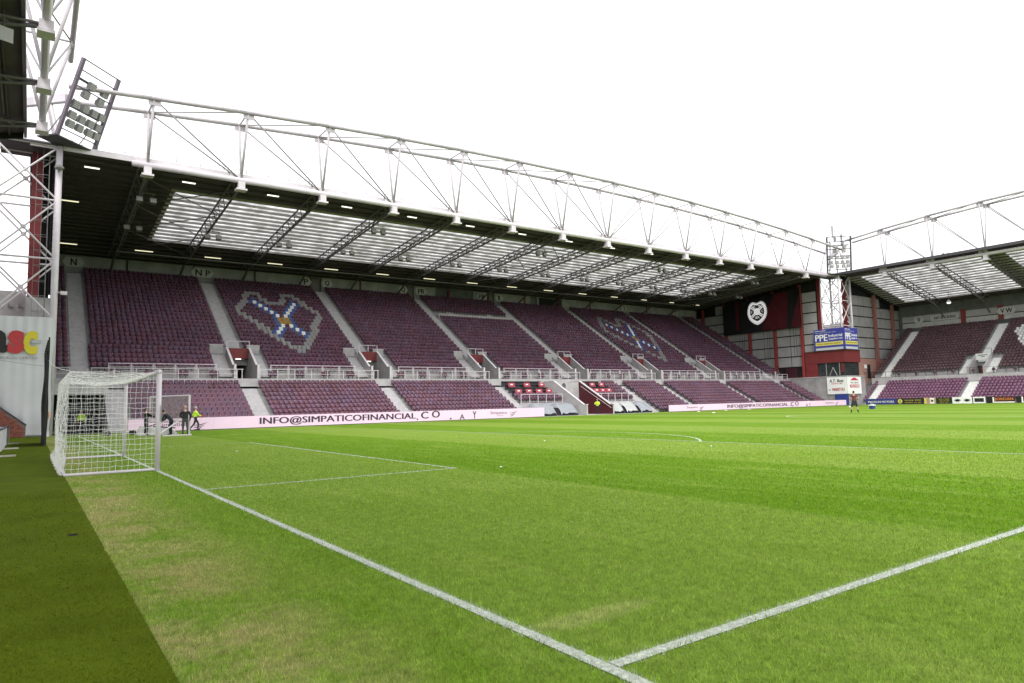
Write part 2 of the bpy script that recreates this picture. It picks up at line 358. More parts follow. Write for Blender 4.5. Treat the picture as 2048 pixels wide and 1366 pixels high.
# ================================================================= SEATS
def seat_mesh():
    V, F, MI = [], [], []
    mb = MB()
    def lean(x, z, y): return (x, y+(z-.40)*.22, z)
    prof = [(-.20, .41), (.20, .41), (.20, .73), (.155, .80), (-.155, .80), (-.20, .73)]
    k = 0
    mb.prism([lean(x, z, .06) for x, z in prof], (0, .035, 0))
    mb.hexa([(-.185, -.055, .37), (.185, -.055, .37), (.185, .03, .37), (-.185, .03, .37), (-.17, -.02, .63), (.17, -.02, .63), (.17, .055, .65), (-.17, .055, .65)])
    mb.box((-.03, .03, .0), (.03, .09, .42))
    mb.cur = 1; n = len(mb.v)
    mb.v += [(.185, .02, .70), (.222, .02, .70), (.222, .02, .742), (.185, .02, .742)]; mb.f.append((n, n+1, n+2, n+3)); mb.mi.append(1)
    return mb
SB = seat_mesh(); SV = np.array(SB.v); SF = SB.f; SMI = np.array(SB.mi)
LS = np.array([len(q) for q in SF]); LV = np.concatenate([np.array(q) for q in SF])
def seat_block(name, pos, ang, mats, parent=None):
    """one mesh holding many seats: pos (n,3)"""
    pos = np.array(pos); n = len(pos); ca, sa = math.cos(ang), math.sin(ang)
    base = SV.copy(); bx = base[:, 0]*ca-base[:, 1]*sa; by = base[:, 0]*sa+base[:, 1]*ca; base = np.stack([bx, by, base[:, 2]], 1)
    jit = rng.normal(0, .012, (n, 1, 3))*np.array([1, 1, .4])
    V = (base[None]+pos[:, None, :]+jit).reshape(-1, 3); nv = len(SV)
    loops = (LV[None]+np.arange(n)[:, None]*nv).ravel(); tot = np.tile(LS, n); start = np.concatenate([[0], np.cumsum(tot)[:-1]])
    me = bpy.data.meshes.new(name); me.vertices.add(len(V)); me.vertices.foreach_set('co', V.ravel())
    me.loops.add(len(loops)); me.loops.foreach_set('vertex_index', loops); me.polygons.add(len(tot))
    me.polygons.foreach_set('loop_start', start); me.polygons.foreach_set('loop_total', tot); me.polygons.foreach_set('material_index', np.tile(SMI, n)); me.update()
    return obj(name, me, mats, parent)
def seat_proto(m):
    me = SB.mesh('stadium_seat'); me.materials.append(m); me.materials.append(DOT); return me
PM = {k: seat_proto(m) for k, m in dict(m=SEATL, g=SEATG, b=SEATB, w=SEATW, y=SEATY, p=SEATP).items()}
def seat_obj(kind, p, ang, label, group, name='stadium_seat'):
    o = bpy.data.objects.new(name, PM[kind]); o.location = p; o.rotation_euler = (0, 0, ang)
    return tag(link(o), label, 'seat', group)
PITCH = .45
ORD = 'first second third fourth fifth sixth seventh eighth ninth tenth eleventh twelfth thirteenth fourteenth fifteenth sixteenth seventeenth eighteenth nineteenth twentieth twenty-first twenty-second twenty-third twenty-fourth twenty-fifth twenty-sixth twenty-seventh twenty-eighth'.split()
# ================================================================= LONG STAND (along Y = 34)
stand = thing('long_stand', 'long stand of maroon seats under a white arched roof truss beside the touchline', 'stand', (48.6, 36, 0))
def P(o): o.parent = stand; o.matrix_parent_inverse = Matrix.Translation((-48.6, -36, 0)); return o
def sobj(name, mb, m, smooth=False): return P(obj(name, mb, m, None, smooth))
def cobj(name, mb, m, parent, smooth=False, me=None):
    return obj(name, mb, m, parent, smooth)
LY = lambda j: 36.0+.69*j
LZ = lambda j: .33+.385*j
UY = lambda k: 43.6+.70*k
UZ = lambda k: 5.05+.45*k
X0S, X1S = -1.3, 100.3
VOM = [13.63, 27.1, 40.9, 54.7, 68.5, 82.3]
UAIS = [.6]+VOM+[96.0]
LAIS = [2.85, 13.63, 27.1, 40.9, 60.5, 68.5, 82.3, 96.0]
TUN = (48.2, 52.4); DUG = [(41.65, 48.0), (52.6, 59.8)]
def sub(iv, cuts):
    out = [iv]
    for a, b in cuts:
        nx = []
        for (p, q) in out:
            if b <= p or a >= q: nx.append((p, q)); continue
            if a > p: nx.append((p, a))
            if b < q: nx.append((q if False else b, q))
        out = nx
    return [(p, q) for p, q in out if q-p > .3]
# terraces
lt, ut = MB(), MB()
for j in range(-1, 9):
    cuts = [TUN]+([(DUG[0][0], DUG[1][1])] if j < 3 else [])
    for a, b in sub((2.1, X1S), cuts): lt.box((a, LY(j), max(LZ(j)-1.2, -.1)), (b, LY(j)+.69, LZ(j)))
sobj('lower_terrace', lt, CONC)
for k in range(26):
    cuts = [(c-1.1, c+1.1) for c in VOM] if UY(k) < 45.85 else []
    for a, b in sub((X0S, X1S), cuts): ut.box((a, UY(k), UZ(k)-1.0), (b, UY(k)+.70, UZ(k)))
sobj('upper_terrace', ut, CONC)
pf = MB()
for a, b in sub((X0S, X1S), [(c-.97, c+.97) for c in VOM]): pf.box((a, 42.25, 3.55), (b, 43.58, 4.3))
for a, b in sub((X0S, X1S), []): pf.box((a, 42.21, 3.62), (b, 42.36, 4.37))
sobj('platform', pf, CONCL)
# aisle steps
def aisle(parentfn, c, w, rows, yf, zf, tread, rise):
    mb = MB()
    for k in rows:
        mb.box((c-w/2, yf(k)-.003, zf(k)-.28), (c+w/2, yf(k)+tread-.01, zf(k)+.006))
        mb.box((c-w/2, yf(k)-tread*.5, zf(k)-rise-.02), (c+w/2, yf(k)-.004, zf(k)-rise*.5))
    return parentfn('aisle_steps', mb, STEP)
for c in UAIS:
    aisle(sobj, c, 1.25, range(4 if c in VOM else 0, 26), UY, UZ, .70, .45)
    if c in VOM:
        for sgn in (-1, 1): aisle(sobj, c+sgn*1.72, 1.2, range(0, 5), UY, UZ, .70, .45)
for c in LAIS: aisle(sobj, c, 1.45 if c < 5 else 1.3, range(-1, 9), LY, LZ, .69, .385)
# vomitories
for c in VOM:
    prof = [(42.45, 3.6), (49.5, 3.6), (49.5, 6.5), (46.0, 6.5), (46.0, 7.46), (45.8, 7.46), (43.05, 5.64), (42.45, 5.64)]
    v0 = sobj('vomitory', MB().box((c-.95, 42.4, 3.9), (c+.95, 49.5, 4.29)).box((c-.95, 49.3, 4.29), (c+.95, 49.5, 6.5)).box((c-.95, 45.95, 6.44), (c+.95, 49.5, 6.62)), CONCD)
    def sp(name, mb, m):
        o = obj(name, mb, m, v0); return o
    for s_ in (-1, 1):
        x = c+s_*.97-(.14 if s_ < 0 else 0)
        sp('side_wall', MB().prism([(x, y, z) for y, z in reversed(prof)], (.14, 0, 0)), CONC)
        cp = MB()
        for (y0, z0), (y1, z1) in (((45.8, 7.46), (43.05, 5.64)), ((43.05, 5.64), (42.45, 5.64))):
            cp.hexa([(x-.03, y1, z1+.004), (x+.17, y1, z1+.004), (x+.17, y0, z0+.004), (x-.03, y0, z0+.004), (x-.03, y1, z1+.06), (x+.17, y1, z1+.06), (x+.17, y0, z0+.06), (x-.03, y0, z0+.06)])
        cp.box((x-.03, 42.41, 4.4), (x+.17, 42.449, 5.70)); sp('coping', cp, WHITE)
    sp('fascia', MB().box((c-.965, 45.82, 6.46), (c+.965, 45.94, 7.46)), REDP)
    sp('light_fitting', MB().box((c-.25, 45.70, 6.36), (c+.25, 45.80, 6.45)), LAMPW)
    rl = MB()
    for x in (c-1.05, c, c+1.05): rl.box((x-.03, 45.85, 7.44), (x+.03, 45.91, 8.12))
    rl.box((c-1.08, 45.84, 8.12), (c+1.08, 45.92, 8.18)); sp('guard_rail', rl, WHITE)
    for s_ in (-1, 1):     # low wall closing the seat rows above the side steps
        bx = MB().box((c+s_*1.72-.62, UY(5)-.04, UZ(5)-.30), (c+s_*1.72+.62, UY(5)+.02, UZ(5)+.55)); sp('rear_wall', bx, CONCL)
        sp('wall_rail', MB().box((c+s_*1.72-.66, UY(5)-.07, UZ(5)+.553), (c+s_*1.72+.66, UY(5)+.05, UZ(5)+.61)), WHITE)
    gl = MB()
    for x in (c-.9, c-.45): gl.box((x-.03, 42.32, 4.37), (x+.03, 42.38, 5.2))
    gl.box((c-.95, 42.31, 5.2), (c-.35, 42.39, 5.26)); sp('gate', gl, WHITE)
# railings on the platform edge and above it
def railing(x0, x1, y, zb, zt, step, mids, fn, frame=False, m=WHITE, t=.028):
    mb = MB(); n = max(1, round((x1-x0)/step))
    for i in range(n+1):
        x = x0+(x1-x0)*i/n; mb.box((x-t, y-t, zb), (x+t, y+t, zt))
    mb.box((x0-t, y-t-.01, zt), (x1+t, y+t+.01, zt+.055))
    for zz in mids: mb.box((x0, y-.018, zz), (x1, y+.018, zz+.035))
    if frame:
        for i in range(n):
            a = x0+(x1-x0)*i/n+.09; b = x0+(x1-x0)*(i+1)/n-.09
            mb.box((a, y-.015, zb+.12), (a+.03, y+.015, zt-.1)); mb.box((b-.03, y-.015, zb+.12), (b, y+.015, zt-.1))
    return fn('railing', mb, m)
edges = [X0S+.1, .6, 13.63, 27.1, 40.9, 54.7, 68.5, 82.3, 96.0, X1S]
for a, b in zip(edges, edges[1:]):
    la = 1.15 if a in VOM else .75; lb = 1.15 if b in VOM else .75
    if b-a < 3: railing(a+.1, b-lb, 42.30, 4.37, 5.2, 1.4, [4.75], sobj); continue
    railing(a+la, b-(.95 if b in VOM else lb), 42.30, 4.37, 5.2, 1.55, [4.78], sobj)
    railing(a+la+1.3, b-lb-1.3, 43.55, 4.3, 5.68, 1.62, [5.08, 5.42], sobj, frame=True)
# companion seats on the platform
comp = []
for a, b in zip(edges[1:], edges[2:]):
    x = a+2.3
    while x < b-2.4:
        comp += [x, x+.46]; x += 2.6
# seat positions -------------------------------------------------------
maroon, cols = [], []
HEART = [(0, 4), (2, 5.8), (4.5, 8.4), (7, 11), (8.5, 13), (9.9, 14.4), (9.7, 16), (8, 17.7), (6.6, 19.7), (5.5, 21), (3.4, 20.8), (2.4, 19), (1, 18), (0, 18)]
def segd(p, a, b):
    px, py = p; ax, ay = a; bx, by = b; dx, dy = bx-ax, by-ay; t = max(0, min(1, ((px-ax)*dx+(py-ay)*dy)/(dx*dx+dy*dy)))
    return math.hypot(px-ax-t*dx, py-ay-t*dy)
def heart_kind(dc, row):
    a = abs(dc)
    if abs(dc) <= 1.3 and 12 <= row <= 13: return 'y'
    for (p, q, b0, b1) in (((-5.2, 18), (-1.3, 14), 14, 18), ((5.2, 18), (1.3, 14), 14, 18), ((-1.3, 11), (-3.4, 9), 9, 11), ((1.3, 11), (3.4, 9), 9, 11)):
        d = segd((dc, row), p, q)
        if d < .38 and b0 <= row <= b1: return 'w'
        if d < 1.12: return 'b'
    if a < 2.3 and 11.5 <= row <= 13.5: return 'b'
    if min(segd((a, row), s0, s1) for s0, s1 in zip(HEART, HEART[1:])) < .76: return 'g'
    return None
for k in range(26):
    cuts = []
    for c in UAIS: cuts.append((c-.68, c+.68))
    if k < 5: cuts += [(c-2.45, c+2.45) for c in VOM]
    for a, b in sub((X0S+.1, X1S-.1), cuts):
        if k in (18, 19) and 41.5 < (a+b)/2 < 54: continue
        n = int((b-a)/PITCH); off = (b-a-n*PITCH)/2
        for i in range(n):
            x = a+off+(i+.5)*PITCH; p = (x, UY(k)+.30, UZ(k)); kd = None
            for hc in (20.15, 75.2):
                if abs(x-hc) < 6.5:
                    dc = (x-hc)/PITCH
                    kd = heart_kind(dc, k) or kd
            (cols.append((kd, p, x)) if kd else maroon.append(p))
lowseats = []
for j in range(-1, 9):
    cuts = [(c-(.8 if c < 5 else .70), c+(.8 if c < 5 else .70)) for c in LAIS]+[(TUN[0]-.2, TUN[1]+.2)]
    if j < 3: cuts.append((DUG[0][0]-.3, DUG[1][1]+.3))
    if j >= 5: cuts += [(41.5, 48.2), (52.6, 57.4)]
    for a, b in sub((3.5, X1S-.1), cuts):
        n = int((b-a)/PITCH); off = (b-a-n*PITCH)/2
        for i in range(n): lowseats.append((a+off+(i+.5)*PITCH, LY(j)+.30, LZ(j), j))
vis = [s for s in lowseats if s[3] >= 0 and s[0] < 13]; vis.sort(key=lambda s: math.hypot(s[0]-CAM[0], s[1]-CAM[1]))
NCOL = sum(1 for c_ in cols if c_[2] < 50)
near = set(vis[:300-NCOL])
for s in near:
    idx = sorted(q_[0] for q_ in vis if q_[3] == s[3]).index(s[0])
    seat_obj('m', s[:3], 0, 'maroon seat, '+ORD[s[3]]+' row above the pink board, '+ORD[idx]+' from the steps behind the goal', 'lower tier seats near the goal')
rest = maroon+[(x, 43.0, 4.3) for x in comp]
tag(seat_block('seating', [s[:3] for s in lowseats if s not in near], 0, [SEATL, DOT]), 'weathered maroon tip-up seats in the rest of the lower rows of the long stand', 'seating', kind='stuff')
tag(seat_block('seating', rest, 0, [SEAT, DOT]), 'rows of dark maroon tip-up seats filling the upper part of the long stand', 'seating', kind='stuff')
KN = dict(g='grey', b='blue', w='white', y='gold')
for kd, p, x in cols:
    if x < 50:
        same = sorted(q_[2] for q_ in cols if q_[0] == kd and q_[2] < 50 and abs(q_[1][1]-p[1]) < .1); rw_ = round((p[1]-.3-43.6)/.7)
        seat_obj(kd, p, 0, KN[kd]+' seat in the nearer heart, '+ORD[rw_]+' row above the railing, '+ORD[same.index(x)]+' '+KN[kd]+' from NP aisle', KN[kd]+' seats of the nearer heart')
for kd in 'gbwy':
    tag(seat_block('heart_seating', [p for k2, p, x in cols if x >= 50 and k2 == kd], 0, [PM[kd].materials[0], DOT]), KN[kd]+' seats of the heart pattern in the block beyond the tunnel', 'seating', kind='stuff')
# partition of the directors' rows, rear wall
pt = sobj('partition', MB().box((41.6, UY(18)-.1, UZ(17)), (53.9, UY(18)+.02, UZ(18)+.62)), CONCL)
for i in range(1, 9): obj('joint', MB().box((41.6+12.3*i/9-.015, UY(18)-.105, UZ(17)+.1), (41.6+12.3*i/9+.015, UY(18)-.101, UZ(18)+.6)), RAFT, pt)
for c in (44.4, 50.9): aisle(sobj, c, 1.0, range(20, 26), UY, UZ, .70, .45)
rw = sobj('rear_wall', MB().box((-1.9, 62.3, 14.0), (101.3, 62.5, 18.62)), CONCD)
xs = [-1.3+6.85*i for i in range(16)]; doors = [(26.3, 27.6), (40.0, 41.0), (53.3, 54.6), (44.4, 50.8), (61.5, 62.8), (63.2, 68.0)]
for a, b in zip(xs, xs[1:]):
    for p_, q_ in sub((a+.12, b-.12), doors): obj('wall_panel', MB().box((p_, 61.95, 16.5), (q_, 62.28, 18.35)), CONC, rw)
for x in xs[4:]: obj('wall_post', MB().box((x-.115, 61.85, 16.5), (x+.115, 62.29, 18.45)), REDP, rw)
for a, b in doors:
    if b-a < 2: obj('door', MB().box((a+.12, 62.2, 16.0), (b-.12, 62.29, 18.1)), RAFT, rw)
obj('screen', MB().box((63.4, 62.1, 17.0), (67.8, 62.28, 18.2)), BLACK, rw)
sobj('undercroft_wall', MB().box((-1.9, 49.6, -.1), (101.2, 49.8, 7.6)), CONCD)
# lower corner opening beside the goal end
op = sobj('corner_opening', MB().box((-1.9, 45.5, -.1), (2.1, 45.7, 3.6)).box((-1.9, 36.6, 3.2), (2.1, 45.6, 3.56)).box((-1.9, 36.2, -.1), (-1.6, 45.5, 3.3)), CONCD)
obj('lintel', MB().box((-1.6, 36.3, 2.9), (2.1, 36.6, 3.75)), CONCL, op)
obj('jamb_wall', MB().prism([(2.08, 35.3, -.1), (2.08, 42.2, -.1), (2.08, 42.2, 3.9), (2.08, 41.6, 3.9), (2.08, 35.3, .55)][::-1], (.13, 0, 0)), CONCL, op)
obj('back_door', MB().box((-.9, 45.42, 0), (1.4, 45.49, 2.4)), RAFT, op)
# ---- players' tunnel
tn = sobj('tunnel', MB().box((48.45, 34.4, -.08), (52.3, 40.6, .03)).box((48.45, 40.3, .03), (52.3, 40.5, 3.9)), CONCL)
for x, m, nm in ((48.2, CONCL, 'tunnel_wall'), (52.25, CONCL, 'tunnel_wall')):
    pr = [(34.4, 0), (42.2, 0), (42.2, 4.0), (40.2, 4.0), (34.9, 1.15), (34.4, 1.15)]
    obj(nm, MB().prism([(x, y, z) for y, z in reversed(pr)], (.2, 0, 0)), m, tn)
    cp = MB()
    for (y0, z0), (y1, z1) in (((40.2, 4.0), (34.9, 1.15)), ((34.9, 1.15), (34.35, 1.15)), ((42.2, 4.0), (40.2, 4.0))):
        cp.hexa([(x-.03, y1, z1+.003), (x+.23, y1, z1+.003), (x+.23, y0, z0+.003), (x-.03, y0, z0+.003), (x-.03, y1, z1+.08), (x+.23, y1, z1+.08), (x+.23, y0, z0+.08), (x-.03, y0, z0+.08)])
    obj('coping', cp, WHITE, tn)
obj('lining', MB().prism([(52.244, 34.42, .04), (52.244, 40.28, .04), (52.244, 40.28, 3.9), (52.244, 40.1, 3.9), (52.244, 34.92, 1.1), (52.244, 34.42, 1.1)][::-1], (-.03, 0, 0)), mat('dark_maroon_lining', (.075, .012, .018), .5, .1, 1), tn)
obj('landing', MB().box((48.42, 40.5, 3.4), (52.24, 42.2, 3.6)), CONCL, tn)
obj('tunnel_door', MB().box((49.6, 40.24, .03), (51.2, 40.295, 2.2)), BLACK, tn)
obj('emblem', MB().prism([(49.85+.3*math.cos(t), 40.27, 3.45+.38*math.sin(t)) for t in [i*math.pi/5 for i in range(10)]][::-1], (0, -.03, 0)), CONCD, tn)
obj('handrail', MB().path([(52.15, 34.6, .75), (52.15, 39.8, 3.4)], .025), WHITE, tn)
# dugout recesses with covered benches
for di, (a, b) in enumerate(DUG):
    dw = sobj('dugout_recess', MB().box((a, 38.0, -.08), (b, 38.05, LZ(3)+.02)).box((a, 34.6, -.09), (b, 38.0, .02)).box((a-.06, 34.6, -.05), (a, 38.05, .7)), CONCL)
    railing(a+.2, b-.2, LY(3)+.04, LZ(3), LZ(3)+.95, 1.15, [LZ(3)+.12], lambda n, mb, m: obj(n, mb, m, dw))
    ns = (2 if di == 0 else 3)
    for i in range(ns):
        w = (b-a)/ns*.80; x = a+(b-a)*(i+.5)/ns
        ck = thing('bench_cover', ('grey' if (di == 0 or i == 2) else 'pale')+' tarpaulin thrown over a dugout bench '+('left of the tunnel' if di == 0 else 'right of the tunnel')+(', next to the tunnel wall' if (di == 0 and i == 1) or (di == 1 and i == 0) else ', middle of three' if (di == 1 and i == 1) else ', farther from the tunnel'), 'bench cover', (x, 35.2, 0), 0, 'covered dugout benches')
        mb = MB(); nx, ny = 12, 9
        for iy in range(ny+1):
            for ix in range(nx+1):
                uu, vv = ix/nx, iy/ny
                z = 1.42-.12*vv if vv > .55 else .30+1.1*(vv/.55)**.75
                z += .05*math.sin(9*uu+i*2)+.035*math.sin(17*uu+7*vv)+random.uniform(-.02, .02)
                if ix in (0, nx): z -= .22
                mb.v.append(((uu-.5)*w+(.06*math.sin(6*vv)), -.1+vv*2.0, z))
        for iy in range(ny):
            for ix in range(nx):
                q = iy*(nx+1)+ix; mb.f.append((q, q+1, q+nx+2, q+nx+1)); mb.mi.append(0)
        obj('sheet', mb, TARPG if (di == 0 or i == 2) else TARPW, ck, True)
        obj('bench', MB().box((-w/2+.15, .45, .02), (w/2-.15, 1.85, .9)), DARKST, ck)
        obj('skirt', MB().box((-w/2+.04, -.02, .01), (w/2-.04, .02, .22)), BLACK, ck)
# press rows: desks with red padded backs
for di, (a, b) in enumerate(((42.0, 47.6), (52.9, 57.2))):
    for j in (5, 6, 7, 8):
        d = obj('press_desk', MB().box((a, LY(j)+.35, LZ(j)+.62), (b, LY(j)+.62, LZ(j)+.68)).box((a, LY(j)+.60, LZ(j)), (b, LY(j)+.63, LZ(j)+.62)), DARKST)
        tag(d, 'dark press desk '+('left' if di == 0 else 'right')+' of the tunnel, '+('front row', 'second row', 'third row', 'back row')[j-5], 'desk', 'press desks')
    for j, cnt in ((5, 4), (7, 3)):
        for i in range(cnt):
            x = a+.7+i*(b-a-1.1)/max(cnt-1, 1)*.98
            t = thing('padded_seat', 'pair of red padded seats, '+ORD[i]+' in the '+('front' if j == 5 else 'back')+' press row '+('left' if di == 0 else 'right')+' of the tunnel', 'seat', (x, LY(j)+.2, LZ(j)), 0, 'red press seats '+('left' if di == 0 else 'right')+' of the tunnel')
            obj('backrest', MB().hexa([(-.46, 0, .42), (.46, 0, .42), (.46, .08, .42), (-.46, .08, .42), (-.44, .08, .86), (.44, .08, .86), (.44, .16, .86), (-.44, .16, .86)]), mat('red_vinyl', (.36, .06, .09), .5, .1, 4), t)
            obj('cushion', MB().box((-.42, -.12, .36), (.42, 0, .46)), mat('red_vinyl', (0, 0, 0)), t)
            obj('logo', MB().hexa([(-.16, .025, .60), (.16, .025, .60), (.16, .04, .60), (-.16, .04, .60), (-.16, .045, .72), (.16, .045, .72), (.16, .06, .72), (-.16, .06, .72)]), WPRINT, t)
            obj('pedestal', MB().box((-.3, .0, 0), (-.24, .06, .42)).box((.24, .0, 0), (.3, .06, .42)), BLACK, t)
# ---- end walls
ew = sobj('end_wall', MB().box((-3.15, 36.4, -.1), (-2.45, 62.5, 20.75)), REDP)
obj('inner_return', MB().box((-2.44, 37.2, -.1), (-1.92, 62.5, 20.4)), BLACK, ew)
for i in range(7): obj('cladding_rib', MB().box((-3.17-.0, 36.395-.03, 2.6*i+1.2), (-2.44, 36.394, 2.6*i+1.28)), REDS, ew)
obj('inner_lining', MB().box((-1.915, 36.6, 3.6), (-1.86, 62.2, 20.3)), BLACK, ew)
# right gable of panels
ROOFZ = lambda y: 20.95-.085*(y-33.5)
gw = sobj('gable_wall', MB().box((101.46, 37.3, 4.4), (101.62, 62.5, 20.6)).prism([(101.46, 37.4, 20.5), (101.46, 62.4, 20.5), (101.46, 62.4, 18.4), (101.46, 37.4, 20.5)][:3], (.1, 0, 0)), BLACK)
pm = MB().box((0, .0, 0), (.09, 2.38, 1.56)); pme = pm.mesh('cladding_panel'); pme.materials.append(PANEL)
for iy in range(10):
    for iz in range(9):
        y, z = 37.55+2.5*iy, 4.75+1.75*iz
        if z+1.6 > ROOFZ(y+2.4)-.2 or (41.2 < y+1.2 < 44.2 and z < 5): continue
        obj('cladding_panel', pme, PANEL, gw, loc=(101.33, y, z))
for y in (40.15, 45.15, 50.15, 55.15, 60.15): obj('column', MB().box((101.0, y-.14, 4.3), (101.32, y+.14, ROOFZ(y)-.4)).box((100.9, y-.22, 4.3), (100.96, y+.22, ROOFZ(y)-.4)), REDS, gw)
obj('end_column', MB().box((101.25, 36.75, 8.8), (101.75, 37.25, 20.5)), REDP, gw)
obj('door', MB().box((101.2, 41.5, 4.4), (101.31, 43.6, 6.3)), mat('maroon_door', (.05, .012, .018), .5), gw)
for y in (46.0, 51.0, 41.0): obj('ladder', MB().box((100.7, y-.02, 8), (100.74, y+.02, 13.4)).box((100.7, y+.4, 8), (100.74, y+.44, 13.4)), BLACK, gw)
# ---- roof
rz = ROOFZ
def slab(mb, x0, x1, y0, y1, dz0, dz1, zf=rz):
    return mb.hexa([(x0, y0, zf(y0)+dz0), (x1, y0, zf(y0)+dz0), (x1, y1, zf(y1)+dz0), (x0, y1, zf(y1)+dz0), (x0, y0, zf(y0)+dz1), (x1, y0, zf(y0)+dz1), (x1, y1, zf(y1)+dz1), (x0, y1, zf(y1)+dz1)])
SKX0, SKX1, SKY0, SKY1 = 6.95, 89.9, 39.6, 53.9
mb = MB(); slab(mb, -3.3, 102.2, 34.36, SKY0, 0, .05); slab(mb, -3.3, 102.2, SKY1, 62.9, 0, .05); slab(mb, -3.3, SKX0, SKY0, SKY1, 0, .05); slab(mb, SKX1, 102.2, SKY0, SKY1, 0, .05)
roof = sobj('roof', mb, ROOFM)
mb = MB(); slab(mb, -3.3, 102.2, 34.36, SKY0, .06, .10); slab(mb, -3.3, 102.2, SKY1, 62.9, .06, .10); slab(mb, -3.3, SKX0, SKY0, SKY1, .06, .10); slab(mb, SKX1, 102.2, SKY0, SKY1, .06, .10)
obj('roof_covering', mb, ROOFT, roof)
NB = 13; NXP = 24; pw = (SKX1-SKX0)/NXP; py = (SKY1-SKY0)/NB
sm = MB().hexa([(.015, 0, 0), (pw-.015, 0, 0), (pw-.015, py, -.085*py), (.015, py, -.085*py), (.015, 0, .02), (pw-.015, 0, .02), (pw-.015, py, -.085*py+.02), (.015, py, -.085*py+.02)]).mesh('rooflight_panel'); sm.materials.append(SKYL)
for i in range(NXP):
    for j in range(NB):
        y = SKY0+j*py; obj('rooflight_panel', sm, SKYL, roof, loc=(SKX0+i*pw, y, rz(y)+.02))
DPUR = mat('shaded_purlin', (.070, .056, .068), .6, .15, 2)  # shade under the solid roof is put into this purlin colour
PURL = mat('lit_purlin', (.40, .37, .38), .55, .12, 2)  # same purlins below the rooflights, paler: daylight put into the colour
y = 34.6; ys = []
while y < SKY0-.3: ys.append(y); y += 1.25
ys += [SKY0+j*py for j in range(NB+1)]; y = SKY1+1.4
while y < 62: ys.append(y); y += 1.4
for y in ys:
    insky = SKY0-.05 <= y <= SKY1+.05
    obj('purlin', MB().box((-1.9, y-.04, rz(y)-(.20 if insky else .19)), (101.2, y+.04, rz(y)-.005)), DPUR, roof)
    if insky: obj('purlin', MB().box((SKX0-.4, y-.045, rz(y)-.205), (SKX1+.4, y+.045, rz(y)+.015)), PURL, roof)
obj('gutter', MB().box((-3.3, 34.28, 20.50), (102.2, 34.355, 20.96)), WHITE, roof)
mb = MB()
for i in range(58):
    x = -1+i*1.77; mb.box((x-.02, 34.3, 20.96), (x+.02, 34.34, 21.35))
for z in (21.12, 21.33): mb.box((-1, 34.3, z), (100, 34.33, z+.025))
obj('edge_rail', mb, STEEL, roof)
NODE = [4.05+6.85*k for k in range(14)]
def rafter_mesh():
    mb = MB(); zt = lambda y: rz(y)-.33
    zb = lambda y: 19.75-(y-34.6)*(1.85/24.9)
    for s_ in (-.45, .45): mb.tube((s_, 34.7, zt(34.7)), (s_, 60.5, zt(60.5)), .075)
    mb.tube((0, 34.6, zb(34.6)), (0, 59.5, zb(59.5)), .10)
    n = 13
    for i in range(n):
        y0 = 34.9+i*(24.4/n); y1 = y0+24.4/n/2; y2 = y0+24.4/n
        for s_ in (-.45, .45):
            mb.tube((s_, y0, zt(y0)), (0, y1, zb(y1)), .038, 5, cap=False); mb.tube((0, y1, zb(y1)), (s_, y2, zt(y2)), .038, 5, cap=False)
        mb.tube((-.45, y0, zt(y0)), (.45, y0, zt(y0)), .03, 5, cap=False)
    mb.tube((0, 59.5, zb(59.5)), (0, 61.9, 16.9), .14)
    return mb
rme = rafter_mesh().mesh('rafter'); rme.materials.append(RAFT)
for x in NODE: obj('rafter', rme, RAFT, roof, loc=(x, 0, 0))
for y, z in ((56.2, 18.05),): obj('tie_bar', MB().tube((4, y, z), (93.1, y, z), .06), STEEL, roof)
for a, b in ((0, 1), (6, 7), (12, 13)):
    for y0, y1 in ((36.5, 43), (43, 50), (50, 57)):
        obj('wind_brace', MB().tube((NODE[a], y0, rz(y0)-.5), (NODE[b], y1, rz(y1)-.5), .045).tube((NODE[a], y1, rz(y1)-.62), (NODE[b], y0, rz(y0)-.62), .045), RAFT, roof)
